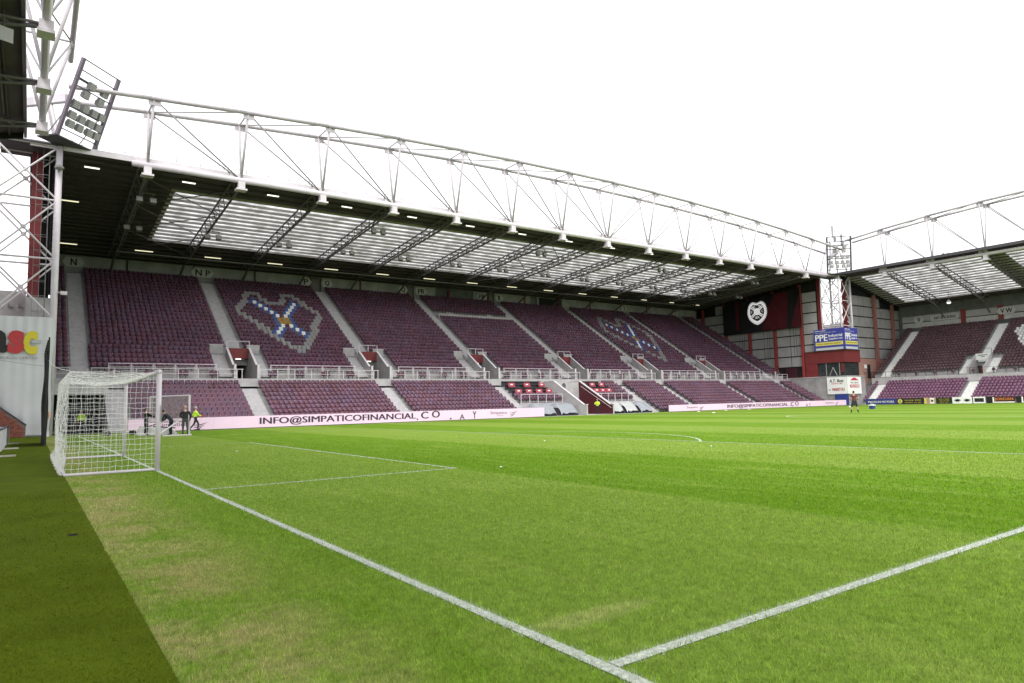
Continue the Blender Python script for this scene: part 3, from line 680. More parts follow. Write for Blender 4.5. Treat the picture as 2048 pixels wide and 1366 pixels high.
# ---- roof truss
def truss(fn, nodes, mapf, ztop, ends, mid, name, rb=.2, rt=.165, halfw=1.45, zb=20.32, bends=None):
    """mapf(s, v, z) -> world; chords run along s"""
    s0, s1 = ends; b0, b1 = bends or ends; mb = MB(); mb.tube(mapf(b0, 0, zb), mapf(b1, 0, zb), rb, 10)
    ss = [s0]+list(nodes)+[s1]
    root = fn(name, mb, WHITE, True)
    for v in (-halfw, halfw):
        mb = MB()
        for a, b in zip(ss, ss[1:]): mb.tube(mapf(a, v, ztop(a)), mapf(b, v, ztop(b)), rt, 10)
        obj('top_chord', mb, TRUSSP, root, True)
    for i, s in enumerate(nodes):
        for v in (-halfw, halfw):
            obj('post', MB().tube(mapf(s, 0, zb), mapf(s+.15, v, ztop(s)), .10, 8), TRUSSP, root, True)
            if i+1 < len(nodes):
                t = nodes[i+1]
                hi, lo = (s+.15, t) if i < mid else (t+.15, s)
                obj('diagonal', MB().tube(mapf(hi, v, ztop(hi-.15)), mapf(lo, 0, zb), .062, 7), STEEL if i < mid else mat('pale_grey_steel', (.33, .31, .33), .5, .12, 2), root, True)
            obj('gusset', MB().obox(mapf(s+.2, v*.97, ztop(s)-.32), Vector(mapf(.42, 0, 0))-Vector(mapf(0, 0, 0)), Vector(mapf(0, .03, 0))-Vector(mapf(0, 0, 0)), (0, 0, .2)), TRUSSP, root)
        obj('cross_strut', MB().tube(mapf(s+.15, -halfw, ztop(s)), mapf(s+.15, halfw, ztop(s)), .07, 6), TRUSSP, root)
        if i+1 < len(nodes):
            t = nodes[i+1]
            obj('top_brace', MB().tube(mapf(s, halfw if i < mid else -halfw, ztop(s)), mapf(t, -halfw if i < mid else halfw, ztop(t)), .05, 6), STEEL, root)
        d = Vector(mapf(1, 0, 0))-Vector(mapf(0, 0, 0)); e = Vector(mapf(0, 1, 0))-Vector(mapf(0, 0, 0))
        obj('bearing', MB().obox(Vector(mapf(s, 0, zb-.48)), d*.26, e*.3, (0, 0, .3)).obox(Vector(mapf(s, 0, zb-.80)), d*.42, e*.36, (0, 0, .07)), WHITE, root)
        obj('node_plate', MB().obox(Vector(mapf(s-.3, 0, zb+.28)), d*.55, e*.03, (0, 0, .24)), WHITE, root)
    return root
truss(sobj, NODE, lambda s, v, z: (s, 34.05+v, z), lambda s: 26.85-1.75*((s-49)/45)**2, (-1.2, 101.5), 7, 'roof_truss', rb=.24, bends=(3.0, 98.6))
# ================================================================= FAR STAND (behind the other goal, X = 103)
fs = thing('far_end_stand', 'stand of maroon and purple seats behind the far goal with its own white roof truss', 'stand', (104, 14, 0))
def fobj(name, mb, m, smooth=False):
    o = obj(name, mb, m, None, smooth); o.parent = fs; o.matrix_parent_inverse = Matrix.Translation((-104, -14, 0)); return o
FLX = lambda j: 104.2+.62*j
FLZ = lambda j: .30+.40*j
FUX = lambda k: 110.0+.66*k
FUZ = lambda k: 4.75+.435*k
FY0, FY1 = -8.0, 33.2; FA = [31.4, 18.4, 5.4]; FV = [18.4, 5.4]
lt, ut = MB(), MB()
for j in range(0, 10): lt.box((FLX(j), FY0, max(-.1, FLZ(j)-1.2)), (FLX(j)+.62, FY1, FLZ(j)))
for k in range(18):
    for a, b in sub((FY0, FY1), [(c-1.1, c+1.1) for c in FV] if k < 4 else []): ut.box((FUX(k), a, FUZ(k)-1), (FUX(k)+.66, b, FUZ(k)))
fobj('lower_terrace', lt, CONC); fobj('upper_terrace', ut, CONC)
fobj('platform', MB().box((109.0-.55+.4, FY0, 3.2), (110.0, FY1, 4.2)), CONCL)
def faisle(c, w, rows, xf, zf, tread, rise):
    mb = MB()
    for k in rows:
        mb.box((xf(k)-.003, c-w/2, zf(k)-.28), (xf(k)+tread-.01, c+w/2, zf(k)+.006))
        mb.box((xf(k)-tread*.5, c-w/2, zf(k)-rise-.02), (xf(k)-.004, c+w/2, zf(k)-rise*.5))
    fobj('aisle_steps', mb, mat('white_steps', (.70, .70, .69), .8, .1, 2))
for c in FA:
    faisle(c, 1.3, range(0, 8), FLX, FLZ, .62, .40); faisle(c, 1.3, range(4 if c in FV else 0, 18), FUX, FUZ, .66, .435)
    if c in FV:
        for s_ in (-1, 1): faisle(c+s_*1.7, 1.15, range(0, 5), FUX, FUZ, .66, .435)
for c in FV:
    v0 = fobj('vomitory', MB().box((109.6, c-.95, 4.0), (116, c+.95, 4.21)).box((115.8, c-.95, 4.2), (116, c+.95, 6.4)), CONCD)
    for s_ in (-1, 1):
        yb = c+s_*.97-(.14 if s_ < 0 else 0); pr = [(109.2, 3.6), (116, 3.6), (116, 6.35), (112.6, 6.35), (112.6, 7.1), (112.4, 7.1), (109.7, 5.4), (109.2, 5.4)]
        obj('side_wall', MB().prism([(x, yb, z) for x, z in pr], (0, .14, 0)), CONCL, v0)
    hb = obj('header_board', MB().box((112.3, c-.96, 6.3), (112.38, c+.96, 7.25)), WPRINT, v0)
    obj('print_line', MB().box((112.285, c-.65, 6.95), (112.296, c+.65, 7.05)).box((112.285, c-.25, 6.72), (112.296, c+.3, 6.80)), INK, v0)
    obj('guard_rail', MB().box((112.5, c-1.1, 7.95), (112.54, c+1.1, 7.99)).box((112.5, c-1.1, 7.1), (112.54, c-1.06, 7.95)).box((112.5, c+1.06, 7.1), (112.54, c+1.1, 7.95)), BLACK, v0)
    obj('door_leaf', MB().box((112.9, c+.1, 4.21), (112.96, c+.7, 6.2)), mat('rust_red_door', (.22, .07, .03), .6), v0)
mb = MB(); y = FY0
while y < FY1-1.0:
    mb.box((108.94, y-.025, 4.2), (108.99, y+.025, 5.1)); y += 1.5
mb.box((108.94, FY0, 5.1), (108.99, FY1-1, 5.14)); fobj('platform_rail', mb, BLACK)
upper, lower, fwhite = [], [], []
WB = [(10.8, 17.2), (14.6, 14.4), (15.6, 12.6), (14.4, 9.6), (12.6, 5.2), (11.6, 3.6)]
for k in range(18):
    cuts = [(c-.68, c+.68) for c in FA]+([(c-2.35, c+2.35) for c in FV] if k < 5 else [])
    for a, b in sub((FY0, FY1-.1), cuts):
        n = int((b-a)/.47)
        for i in range(n):
            y = a+(b-a-n*.47)/2+(i+.5)*.47; p = (FUX(k)+.28, y, FUZ(k))
            (fwhite if min(segd((y, k), s0, s1) for s0, s1 in zip(WB, WB[1:])) < .75 else upper).append(p)
for j in range(0, 8):
    for a, b in sub((FY0, FY1-.6), [(c-.68, c+.68) for c in FA]):
        n = int((b-a)/.47)
        for i in range(n): lower.append((FLX(j)+.28, a+(b-a-n*.47)/2+(i+.5)*.47, FLZ(j)))
for i in range(12): upper.append((109.45, FY1-4-2.6*i, 4.2))
DOT2 = mat('worn_seat_pan', (.30, .25, .27), .6, .15, 3)
tag(seat_block('seating', upper, -math.pi/2, [mat('dull_maroon_seat', (.10, .052, .062), .5, .2, .4, island=.16), DOT2]), 'dull maroon tip-up seats in the upper rows of the far end stand', 'seating', kind='stuff')
tag(seat_block('seating', lower, -math.pi/2, [SEATP, mat('purple_seat_edge', (.42, .26, .38), .6, .1, 2)]), 'faded purple tip-up seats in the lower rows of the far end stand', 'seating', kind='stuff')
tag(seat_block('stripe_seating', fwhite, -math.pi/2, [SEATW, DOT]), 'white seats forming a bent stripe in the far end stand', 'seating', kind='stuff')
# far stand rear wall and roof
FRZ = lambda x: 20.9-.215*(x-103)
frw = fobj('rear_wall', MB().box((122.2, FY0, 3), (122.4, 34.65, 16.75)), CONCD)
obj('wall_band', MB().box((122.02, FY0, 12.9), (122.19, 33.8, 13.7)), CONCL, frw); obj('wall_band', MB().box((122.06, FY0, 13.9), (122.19, 33.8, 14.9)), PANEL, frw)
for y in (24.2, 18.9, 11.5): obj('wall_post', MB().box((121.86, y-.35, 12.9), (122.01, y+.35, 15.2)), REDP, frw)
fx = lambda s, x: x
def xslab(mb, y0, y1, x0, x1, d0, d1):
    return mb.hexa([(x0, y0, FRZ(x0)+d0), (x1, y0, FRZ(x1)+d0), (x1, y1, FRZ(x1)+d0), (x0, y1, FRZ(x0)+d0), (x0, y0, FRZ(x0)+d1), (x1, y0, FRZ(x1)+d1), (x1, y1, FRZ(x1)+d1), (x0, y1, FRZ(x0)+d1)])
FS = [(15.1, 32.0), (-6.0, 12.2)]; FSX0, FSX1 = 104.9, 119.6
mb = MB(); xslab(mb, FY0-2, 34.9, 102.4, FSX0, 0, .06); xslab(mb, FY0-2, 34.9, FSX1, 123, 0, .06); xslab(mb, 32.0, 34.9, FSX0, FSX1, 0, .06); xslab(mb, 12.2, 15.1, FSX0, FSX1, 0, .06)
xslab(mb, FY0-2, -6, FSX0, FSX1, 0, .06); froof = fobj('roof', mb, ROOFM)
mb = MB(); xslab(mb, FY0-2, 34.9, 102.4, FSX0, .07, .1); xslab(mb, FY0-2, 34.9, FSX1, 123, .07, .1); obj('roof_covering', mb, ROOFT, froof)
nb = 14; pxw = (FSX1-FSX0)/nb
for (a, b) in FS:
    for j in range(nb):
        x = FSX0+j*pxw
        for i in range(4):
            y0 = a+(b-a)*i/4; y1 = a+(b-a)*(i+1)/4; mb = MB(); xslab(mb, y0+.02, y1-.02, x, x+pxw, .02, .05); obj('rooflight_panel', mb, SKYL, froof)
for j in range(nb+4):
    x = FSX0+(j-1)*pxw; obj('purlin', MB().box((x-.04, FY0-2, FRZ(x)-.2), (x+.04, 34, FRZ(x)-.005)), PURL if 0 < j < nb+2 else DPUR, froof)
obj('verge_trim', MB().hexa([(102.4, 34.21, FRZ(102.4)-.5), (123, 34.21, FRZ(123)-.5), (123, 34.4, FRZ(123)-.5), (102.4, 34.4, FRZ(102.4)-.5), (102.4, 34.21, FRZ(102.4)+.15), (123, 34.21, FRZ(123)+.15), (123, 34.4, FRZ(123)+.15), (102.4, 34.4, FRZ(102.4)+.15)]), BLACK, froof)
obj('gutter', MB().box((102.2, FY0-2, 20.75), (102.4, 34.2, 21.15)), DARKST, froof)
FN = [27.1-6.7*k for k in range(6)]
def fr_mesh():
    mb = MB(); zt = lambda x: FRZ(x)-.36; zb = lambda x: 19.75-(x-103.6)*.235
    for s_ in (-.45, .45): mb.tube((103.7, s_, zt(103.7)), (121.5, s_, zt(121.5)), .075)
    mb.tube((103.6, 0, zb(103.6)), (119.8, 0, zb(119.8)), .10)
    for i in range(9):
        x0 = 103.9+1.77*i; x1, x2 = x0+.885, x0+1.77
        for s_ in (-.45, .45): mb.tube((x0, s_, zt(x0)), (x1, 0, zb(x1)), .038, 5, cap=False).tube((x1, 0, zb(x1)), (x2, s_, zt(x2)), .038, 5, cap=False)
    mb.tube((119.8, 0, zb(119.8)), (122, 0, 14.2), .12); return mb
fme = fr_mesh().mesh('rafter'); fme.materials.append(RAFT)
for y in FN: obj('rafter', fme, RAFT, froof, loc=(0, y, 0))
truss(fobj, [-v for v in FN], lambda s, v, z: (103.15+v, -s, z), lambda s: 27.5-1.0*((s+5)/22)**2, (-32.4, 8), 9, 'roof_truss', halfw=1.15, rb=.24, bends=(-28, 8))
# far gable panels (facing the pitch side)
fg = fobj('gable_wall', MB().prism([(104.8, 34.6, 4.2), (123.2, 34.6, 4.2), (123.2, 34.6, 16.7), (104.8, 34.6, 20.6)], (0, .15, 0)), BLACK)
pm2 = MB().box((0, -.09, 0), (1.72, 0, 1.56)).mesh('cladding_panel'); pm2.materials.append(PANEL)
for ix in range(10):
    for iz in range(8):
        x, z = 105.0+1.8*ix, 7.6+1.75*iz
        if z+1.6 > FRZ(x+1.75)-.15: continue
        obj('cladding_panel', pm2, PANEL, fg, loc=(x, 34.58, z))
obj('brick_base', MB().box((105.5, 34.35, 0), (122.8, 34.59, 7.5)), REDB, fg)
for x in (113.2, 119.2): obj('column', MB().box((x-.16, 34.0, 4), (x+.16, 34.34, FRZ(x)-.4)).box((x-.28, 33.92, 4), (x+.28, 33.99, FRZ(x)-.4)), mat('dusty_red_steel', (.30, .12, .11), .6, .2, 2), fg)
obj('end_column', MB().box((104.5, 34.3, 4), (105.0, 34.9, 20.2)), REDP, fg)
obj('door', MB().box((109.9, 34.25, 4.3), (110.8, 34.34, 6.5)), BLACK, fg); obj('door_notice', MB().box((109.0, 34.3, 5.9), (109.8, 34.345, 6.5)), WPRINT, fg)
mb = MB()
for i in range(8): mb.box((108.2+i*.55, 33.9, 4.2), (108.24+i*.55, 33.94, 5.2))
mb.box((108.2, 33.9, 5.2), (112.1, 33.94, 5.25)); obj('landing_rail', mb, BLACK, fg)
obj('stair_block', MB().hexa([(104.4, 33.25, -.05), (111, 33.25, -.05), (111, 34.3, -.05), (104.4, 34.3, -.05), (104.4, 33.25, .3), (111, 33.25, 4.2), (111, 34.3, 4.2), (104.4, 34.3, .3)]), CONCD, fg)
# ================================================================= CORNER BLOCK, CONTROL ROOM
cb = tag(obj('concrete_block', MB().box((100.75, 33.0, -.1), (106.4, 44, 4.5)), CONC), 'grey concrete corner wall below the red control room', 'wall')
obj('coping', MB().box((100.68, 32.92, 4.503), (106.5, 44.2, 4.6)), CONCL, cb)
CX, CY = 100.95, 33.1
cr = thing('control_room', 'dark red control room with a window band on the concrete corner wall', 'building', (CX, CY, 4.6))
def crp(name, mb, m, par=None):
    o = obj(name, mb, m, None); o.parent = par or cr; o.matrix_parent_inverse = Matrix.Translation((-CX, -CY, -4.6)) if par is None else Matrix(); return o
crp('wall', MB().box((CX+.25, CY+.25, 4.61), (CX+4.4, CY+6.6, 6.75)), DARKST)
crp('pier', MB().box((CX+.02, CY+4.7, 4.62), (CX+.6, CY+6.7, 6.745)), REDP)
crp('fascia', MB().box((CX, CY, 6.75), (CX+4.6, CY+6.75, 8.62)), mat('deep_red_cladding', (.16, .028, .03), .5, .1, 1)); crp('roof_edge', MB().box((CX-.08, CY-.08, 8.623), (CX+4.7, CY+6.8, 8.74)), mat('brown_trim', (.09, .05, .03), .6))
for i in range(6):
    y = CY+.32+i*.73; crp('window', MB().box((CX+.16, y, 4.75), (CX+.24, y+.68, 6.70)), GLASSD)
for i in range(4):
    x = CX+.35+i*1.0; crp('window', MB().box((x, CY+.16, 4.75), (x+.93, CY+.24, 6.70)), GLASSD)
for y in (1.05, 3.24): crp('mullion', MB().box((CX+.10, CY+y-.04, 4.7), (CX+.158, CY+y+.04, 6.72)), PANEL)
crp('roller_blind', MB().box((CX+.12, CY+.36, 5.2), (CX+.157, CY+.75, 6.65)), REDP)
crp('camera_stand', MB().tube((CX+.1, CY+1.5, 4.7), (CX+.1, CY+2.1, 6.0), .05).tube((CX+.1, CY+2.7, 4.7), (CX+.1, CY+2.1, 6.0), .05), PANEL)
# sign boards on the concrete
R_, U_ = (0, -1, 0), (0, 0, 1); RX = (1, 0, 0)
def bp_(root, name, mb, m):
    o = obj(name, mb, m, None); o.parent = root; o.matrix_parent_inverse = root.matrix_basis.inverted(); return o
def btext(root, s, w, h, m, c, rr, uu=(0, 0, 1), depth=.02, **k):
    o = text(s, w, h, m, c, rr, uu, None, depth=depth, **k); o.parent = root; o.matrix_parent_inverse = root.matrix_basis.inverted(); return o
BX = 100.6
b1 = thing('advert_board', 'white sponsor board reading A.T. Best and MANITOU on the concrete wall', 'sign', (BX, 34.5, 3.1), 0, 'sponsor boards on the concrete corner')
bp_(b1, 'board', MB().box((BX, 33.0, 1.75), (BX+.13, 36.1, 4.42)), WPRINT)
btext(b1, 'A.T. Best', 2.3, .48, INK, (BX, 34.55, 3.85), R_, bold=.05, shear=.2); btext(b1, '~~~~~~~~ ~~~', 1.8, .14, REDPR, (BX, 34.5, 3.4), R_)
btext(b1, 'MANITOU', 1.95, .46, REDPR, (BX, 34.3, 2.5), R_, bold=.06); btext(b1, '~~~', .38, .18, INK, (BX, 35.7, 2.45), R_)
b2 = thing('advert_board', 'white sponsor board with a red roof logo on the concrete wall', 'sign', (103, 32.9, 3.1), 0, 'sponsor boards on the concrete corner')
bp_(b2, 'board', MB().box((100.72, 32.82, 1.75), (104.75, 32.95, 4.42)), WPRINT)
bp_(b2, 'roof_logo', MB().prism([(101.5, 32.81, 3.85), (104.0, 32.81, 3.85), (103.0, 32.81, 4.28), (102.4, 32.81, 4.28)], (0, -.01, 0)), REDPR)
btext(b2, '~~~~ ~~~~~~', 2.4, .3, PANEL, (102.75, 32.82, 3.5), RX)
bp_(b2, 'red_panel', MB().box((101.35, 32.80, 2.75), (104.1, 32.817, 3.18)), REDPR); btext(b2, '~~~~~~~', 2.4, .24, WPRINT, (102.75, 32.80, 2.97), RX)
t = thing('blue_board', 'dark blue board standing below the white sponsor boards', 'board', (100.3, 33.6, 0)); obj('panel', MB().box((0, -1.0, .02), (.1, 1.1, 1.72)), BLUEBX, t); obj('frame', MB().box((-.02, -1.02, 1.72), (.12, 1.12, 1.78)).box((-.02, 1.1, 0), (.12, 1.14, 1.72)), DARKST, t)
PX_, PY_ = 100.72, 32.86
pp = thing('corner_sign', 'two-faced blue and yellow sign reading PPE Industrial Supplies Ltd under the floodlight tower', 'sign', (PX_, PY_, 8.8))
BL2 = mat('royal_blue_print', (.05, .055, .30), .5, .06, 1)
bp_(pp, 'panel', MB().box((PX_, PY_+.16, 8.75), (PX_+.15, PY_+5.05, 12.15)), BL2); bp_(pp, 'panel', MB().box((PX_, PY_, 8.75), (PX_+4.1, PY_+.15, 12.15)), BL2)
GREYP = mat('grey_strip_print', (.42, .43, .45), .6, .1, 4)
for face in (0, 1):
    if face == 0: C = lambda a, z: (PX_, PY_+4.95-a*4.8, z-.2); RR = (0, -1, 0); B = lambda a0, a1, z0, z1: MB().box((PX_-.015, PY_+4.95-a1*4.8, z0-.2), (PX_-.002, PY_+4.95-a0*4.8, z1-.2)); Wd = 4.8
    else: C = lambda a, z: (PX_+.15+a*3.8, PY_, z-.2); RR = (1, 0, 0); B = lambda a0, a1, z0, z1: MB().box((PX_+.15+a0*3.8, PY_-.015, z0-.2), (PX_+.15+a1*3.8, PY_-.002, z1-.2)); Wd = 3.8
    btext(pp, 'PPE', Wd*.42, 1.05, WPRINT, C(.24, 11.0), RR, bold=.05); btext(pp, 'Industrial', Wd*.46, .42, WPRINT, C(.73, 11.25), RR, bold=.05); btext(pp, 'Supplies Ltd', Wd*.46, .36, WPRINT, C(.73, 10.7), RR, bold=.05)
    btext(pp, '~~~~~~~~ ~~~~~~~~~', Wd*.4, .12, WPRINT, C(.22, 12.1), RR); btext(pp, '~~~~~~ ~~~~~~~~ ~~~ ~~~~~~~~~~ ~~~~~~~~', Wd*.72, .13, GREYP, C(.4, 11.8), RR)
    bp_(pp, 'yellow_band', B(.03, .98, 9.72, 10.28), YELP); btext(pp, '~~~~~~~~ ~~~~~~~~~~ ~~~~~~~~~', Wd*.86, .22, GOLDP, C(.5, 10.0), RR, depth=.03)
    bp_(pp, 'grey_band', B(.03, .98, 8.98, 9.38), GREYP); btext(pp, 'PPEINDUSTRIALSUPPLIES.CO.UK', Wd*.88, .2, WPRINT, C(.5, 9.18), RR, depth=.03)
# ================================================================= TOWERS
def tower(name, label, fx_, fy_, dx, zs, legr=.2, group='corner floodlight towers', a=3.25, b=3.25):
    t = thing(name, label, 'tower', (fx_, fy_, 0), 0, group)
    leg = [(0, 0), (dx*a, 0), (dx*a, b), (0, b)]
    for (x, y) in leg: obj('leg', MB().tube((x, y, zs[0]), (x, y, zs[-1]), legr, 10), WHITE, t, True)
    for i in range(4):
        p, q = leg[i], leg[(i+1) % 4]
        for z in zs[1:]: obj('cross_bar', MB().tube((*p, z), (*q, z), .07), WHITE, t)
        for z0, z1 in zip(zs, zs[1:]):
            obj('brace', MB().tube((*p, z0), (*q, z1), .065), WHITE, t); obj('brace', MB().tube((*q, z0), (*p, z1), .065), WHITE, t)
            obj('brace_plate', MB().obox(((p[0]+q[0])/2, (p[1]+q[1])/2, (z0+z1)/2), (.16 if p[1] == q[1] else .02, 0, 0), (0, .16 if p[0] == q[0] else .02, 0), (0, 0, .16)), WHITE, t)
    lad = MB(); x, y = dx*.55, .9
    lad.tube((x, y, 3), (x, y, zs[-1]), .03).tube((x, y+.4, 3), (x, y+.4, zs[-1]), .03)
    z = 3.2
    while z < zs[-1]: lad.tube((x, y, z), (x, y+.4, z), .018, 4); z += .32
    z = 5.5
    while z < zs[-1]:
        pts = [(x+dx*.75*math.sin(t_), y+.2-.38*math.cos(t_), z) for t_ in [i*math.pi/6 for i in range(7)]]; lad.path(pts, .018, 4); z += 1.1
    for t_ in (1, 3, 5): lad.tube((x+dx*.75*math.sin(t_*math.pi/6), y+.2-.38*math.cos(t_*math.pi/6), 5.5), (x+dx*.75*math.sin(t_*math.pi/6), y+.2-.38*math.cos(t_*math.pi/6), zs[-1]), .018, 4)
    obj('caged_ladder', lad, STEEL, t)
    return t
TL = tower('floodlight_tower', 'white lattice floodlight tower rising behind the asc tarpaulin', -1.55, 34.2, -1, [0, 8.2, 12.45, 16.7, 20.7], .21, a=3.9, b=2.4)
TR = tower('floodlight_tower', 'white lattice floodlight tower standing above the blue corner sign', 101.5, 33.6, 1, [8.75, 12.6, 16.6, 20.7], .17)
for T_, dx in ((TL, -1), (TR, 1)):
    tb = MB().box((min(0, dx*3.3)-.2, -.2, 20.7), (max(0, dx*3.3)+.2, 3.5, 20.82)); obj('deck', tb, DARKST, T_)
    obj('collar_beam', MB().obox((dx*1.6, 1.6, 24.3), (1.9, 1.9*dx, 0), (.12*-dx, .12, 0), (0, 0, .3)), WHITE, T_)
    for (x, y) in ((0, 0), (dx*3.25, 0), (dx*3.25, 3.25), (0, 3.25)): obj('upper_leg', MB().tube((x, y, 20.7), (dx*1.6+(x-dx*1.6)*.35, 1.6+(y-1.6)*.35, 26.0), .13), WHITE, T_)
obj('camera', MB().box((.35, -.35, 9.9), (.75, -.1, 10.15)).tube((0, 0, 10.1), (.5, -.2, 10.05), .05), WHITE, TL)
obj('dome_lamp', MB().ball((.0, -.5, 19.0), .3, .3, .2), STEEL, TL)
# antennas on the right tower
for i, (x, y, h) in enumerate(((.3, .3, 4.6), (2.2, .2, 3.4), (3.1, .4, 2.6), (-.8, .6, 2.0))):
    an = thing('antenna', ('tall whip aerial with a small cross arm', 'thin aerial pole', 'panel aerial on a short pole', 'short aerial beside the truss end')[i]+' on the tower above the blue sign', 'antenna', (101.5+x, 33.6+y, 24.4))
    obj('pole', MB().tube((0, 0, -.4), (0, 0, h), .045).tube((0, 0, h), (0, 0, h+1.2), .018), STEEL, an)
    obj('cross_arm', MB().tube((-.45, 0, h*.75), (.45, .1, h*.75), .03).box((-.16, -.16, h*.4), (.16, .16, h*.4+.55)), STEEL, an)
    if i in (0, 2): obj('aerial_panel', MB().box((-.75, -.1, h*.5), (-.45, .1, h*.5+1.9)), PANEL, an)
def flood_rack(label, base, wdir, n, w, h, tilt, z0, dark=0, group='floodlight racks'):
    t = thing('floodlight_rack', label, 'floodlights', (*base, z0), 0, group); wd = Vector((*wdir, 0)).normalized(); nv = Vector((*n, 0)).normalized()
    upv = (Vector((0, 0, 1))*math.cos(tilt)+nv*math.sin(tilt)); out = wd.cross(upv)
    if out.dot(nv) < 0: out = -out
    pt = lambda a, b, c=0: wd*(a*w)+upv*(b*h)+out*c
    for a in (0, 1): obj('upright', MB().obox(pt(a, .5), wd*.11, upv*h/2, out*.11), PURPST if dark == 0 else DARKST, t)
    for b in (.995, .86, .66, .46, .26, .10): obj('rail', MB().obox(pt(.5, b), wd*(w/2-.11), upv*(.035+.025*dark), out*.04), DARKST, t)
    for b, hh in ((.76, .26), (.40, .2)): obj('backing_plate', MB().obox(pt(.5, b, -.25), wd*(w/2-.2), upv*hh*.35, out*.02), DARKST, t)
    obj('grating', MB().obox(Vector(pt(.5, 0))-nv*.7, wd*(w/2+.15), nv*.75, (0, 0, .05)), DARKST, t)
    obj('strut', MB().tube(pt(.1, .5), Vector(pt(.1, 0))-nv*1.4, .04).tube(pt(.9, .5), Vector(pt(.9, 0))-nv*1.4, .04), STEEL, t)
    for (b, aa) in ((.73, (.38, .74)), (.60, (.30, .70)), (.44, (.15, .40, .64, .85)), (.30, (.15, .40, .64, .85)), (.19, (.18, .42, .68, .88))):
        for a in aa:
            c = Vector(pt(a, b, .12)); L = MB().obox(c, wd*.27, upv*.27, out*.10)
            lm = obj('lamp', L, LAMPH, t)
            sl = MB()
            for i in range(4): sl.obox(c+out*.13+upv*(-.19+i*.126), wd*.24, upv*.042, out*.02)
            if (a, b) != (.15, .44): obj('gear_box', MB().obox(c-out*.25+wd*.05, wd*.13, upv*.16, out*.13), DARKST, lm)
            obj('louvre', sl, LAMPG, lm)
    return t
flood_rack('rack of floodlights tilted outward on the tower behind the asc tarpaulin', (-1.8, 32.2), (1, 1), (1, -1), 3.3, 5.7, math.radians(20), 20.85)
flood_rack('rack of floodlights on the tower above the blue corner sign', (99.7, 34.3), (1, -1), (-1, -1), 3.5, 5.8, math.radians(8), 20.75, 1)
# ================================================================= NEAR END STAND (overhead left)
ns = thing('near_end_stand', 'dark roof edge and white truss of the stand behind the near goal, overhead', 'stand', (-6, 0, 0))
def nobj(name, mb, m, smooth=False):
    o = obj(name, mb, m, None, smooth); o.parent = ns; o.matrix_parent_inverse = Matrix.Translation((6, 0, 0)); return o
NRZ = lambda x: 20.35+.215*(x+3.4)
mb = MB().hexa([(-22, -36, NRZ(-22)), (-3.5, -36, NRZ(-3.5)), (-3.5, 31.4, NRZ(-3.5)), (-22, 31.4, NRZ(-22)), (-22, -36, NRZ(-22)+.1), (-3.5, -36, NRZ(-3.5)+.1), (-3.5, 31.4, NRZ(-3.5)+.1), (-22, 31.4, NRZ(-22)+.1)])
nr = nobj('roof', mb, ROOFM)
obj('edge_trim', MB().box((-3.62, -36, 20.0), (-3.46, 31.5, 20.62)), PURPST, nr); obj('verge', MB().hexa([(-22, 31.41, NRZ(-22)-.4), (-3.64, 31.41, NRZ(-3.6)-.4), (-3.64, 31.5, NRZ(-3.6)-.4), (-22, 31.5, NRZ(-22)-.4), (-22, 31.41, NRZ(-22)+.1), (-3.64, 31.41, NRZ(-3.6)+.1), (-3.64, 31.5, NRZ(-3.6)+.1), (-22, 31.5, NRZ(-22)+.1)]), BLACK, nr)
for i in range(12): x = -4.4-1.45*i; obj('purlin', MB().box((x-.04, -36, NRZ(x)-.2), (x+.04, 31.3, NRZ(x)-.01)), DPUR, nr)
NN = [28.35-6.85*k for k in range(9)]
truss(nobj, [-v for v in NN], lambda s, v, z: (-2.65+v, -s, z), lambda s: 27.3-1.7*((s+1)/30)**2, (-30.6, 34), 4, 'roof_truss', rb=.2)
for y in NN:
    mb = MB()
    for d in (-.9, .9): mb.tube((-2.7, y, 20.0), (-7, y+d*1.2, NRZ(-7)-.3), .07).tube((-7, y+d*1.2, NRZ(-7)-.3), (-18, y+d, NRZ(-18)-.3), .06)
    mb.tube((-2.7, y, 19.85), (-18, y, 17.0), .09)
    for i in range(8): x = -4-1.8*i; mb.tube((x, y, 19.85+(x+2.7)*.186), (x-.9, y+.8, NRZ(x-.9)-.3), .035, 5).tube((x, y, 19.85+(x+2.7)*.186), (x-.9, y-.8, NRZ(x-.9)-.3), .035, 5)
    obj('rafter', mb, RAFT, nr)
for y in (14.0, 20.5): obj('tie_pipe', MB().tube((-4.6, y, 20.0), (-4.6, y+7, 20.0), .05), RAFT, nr)
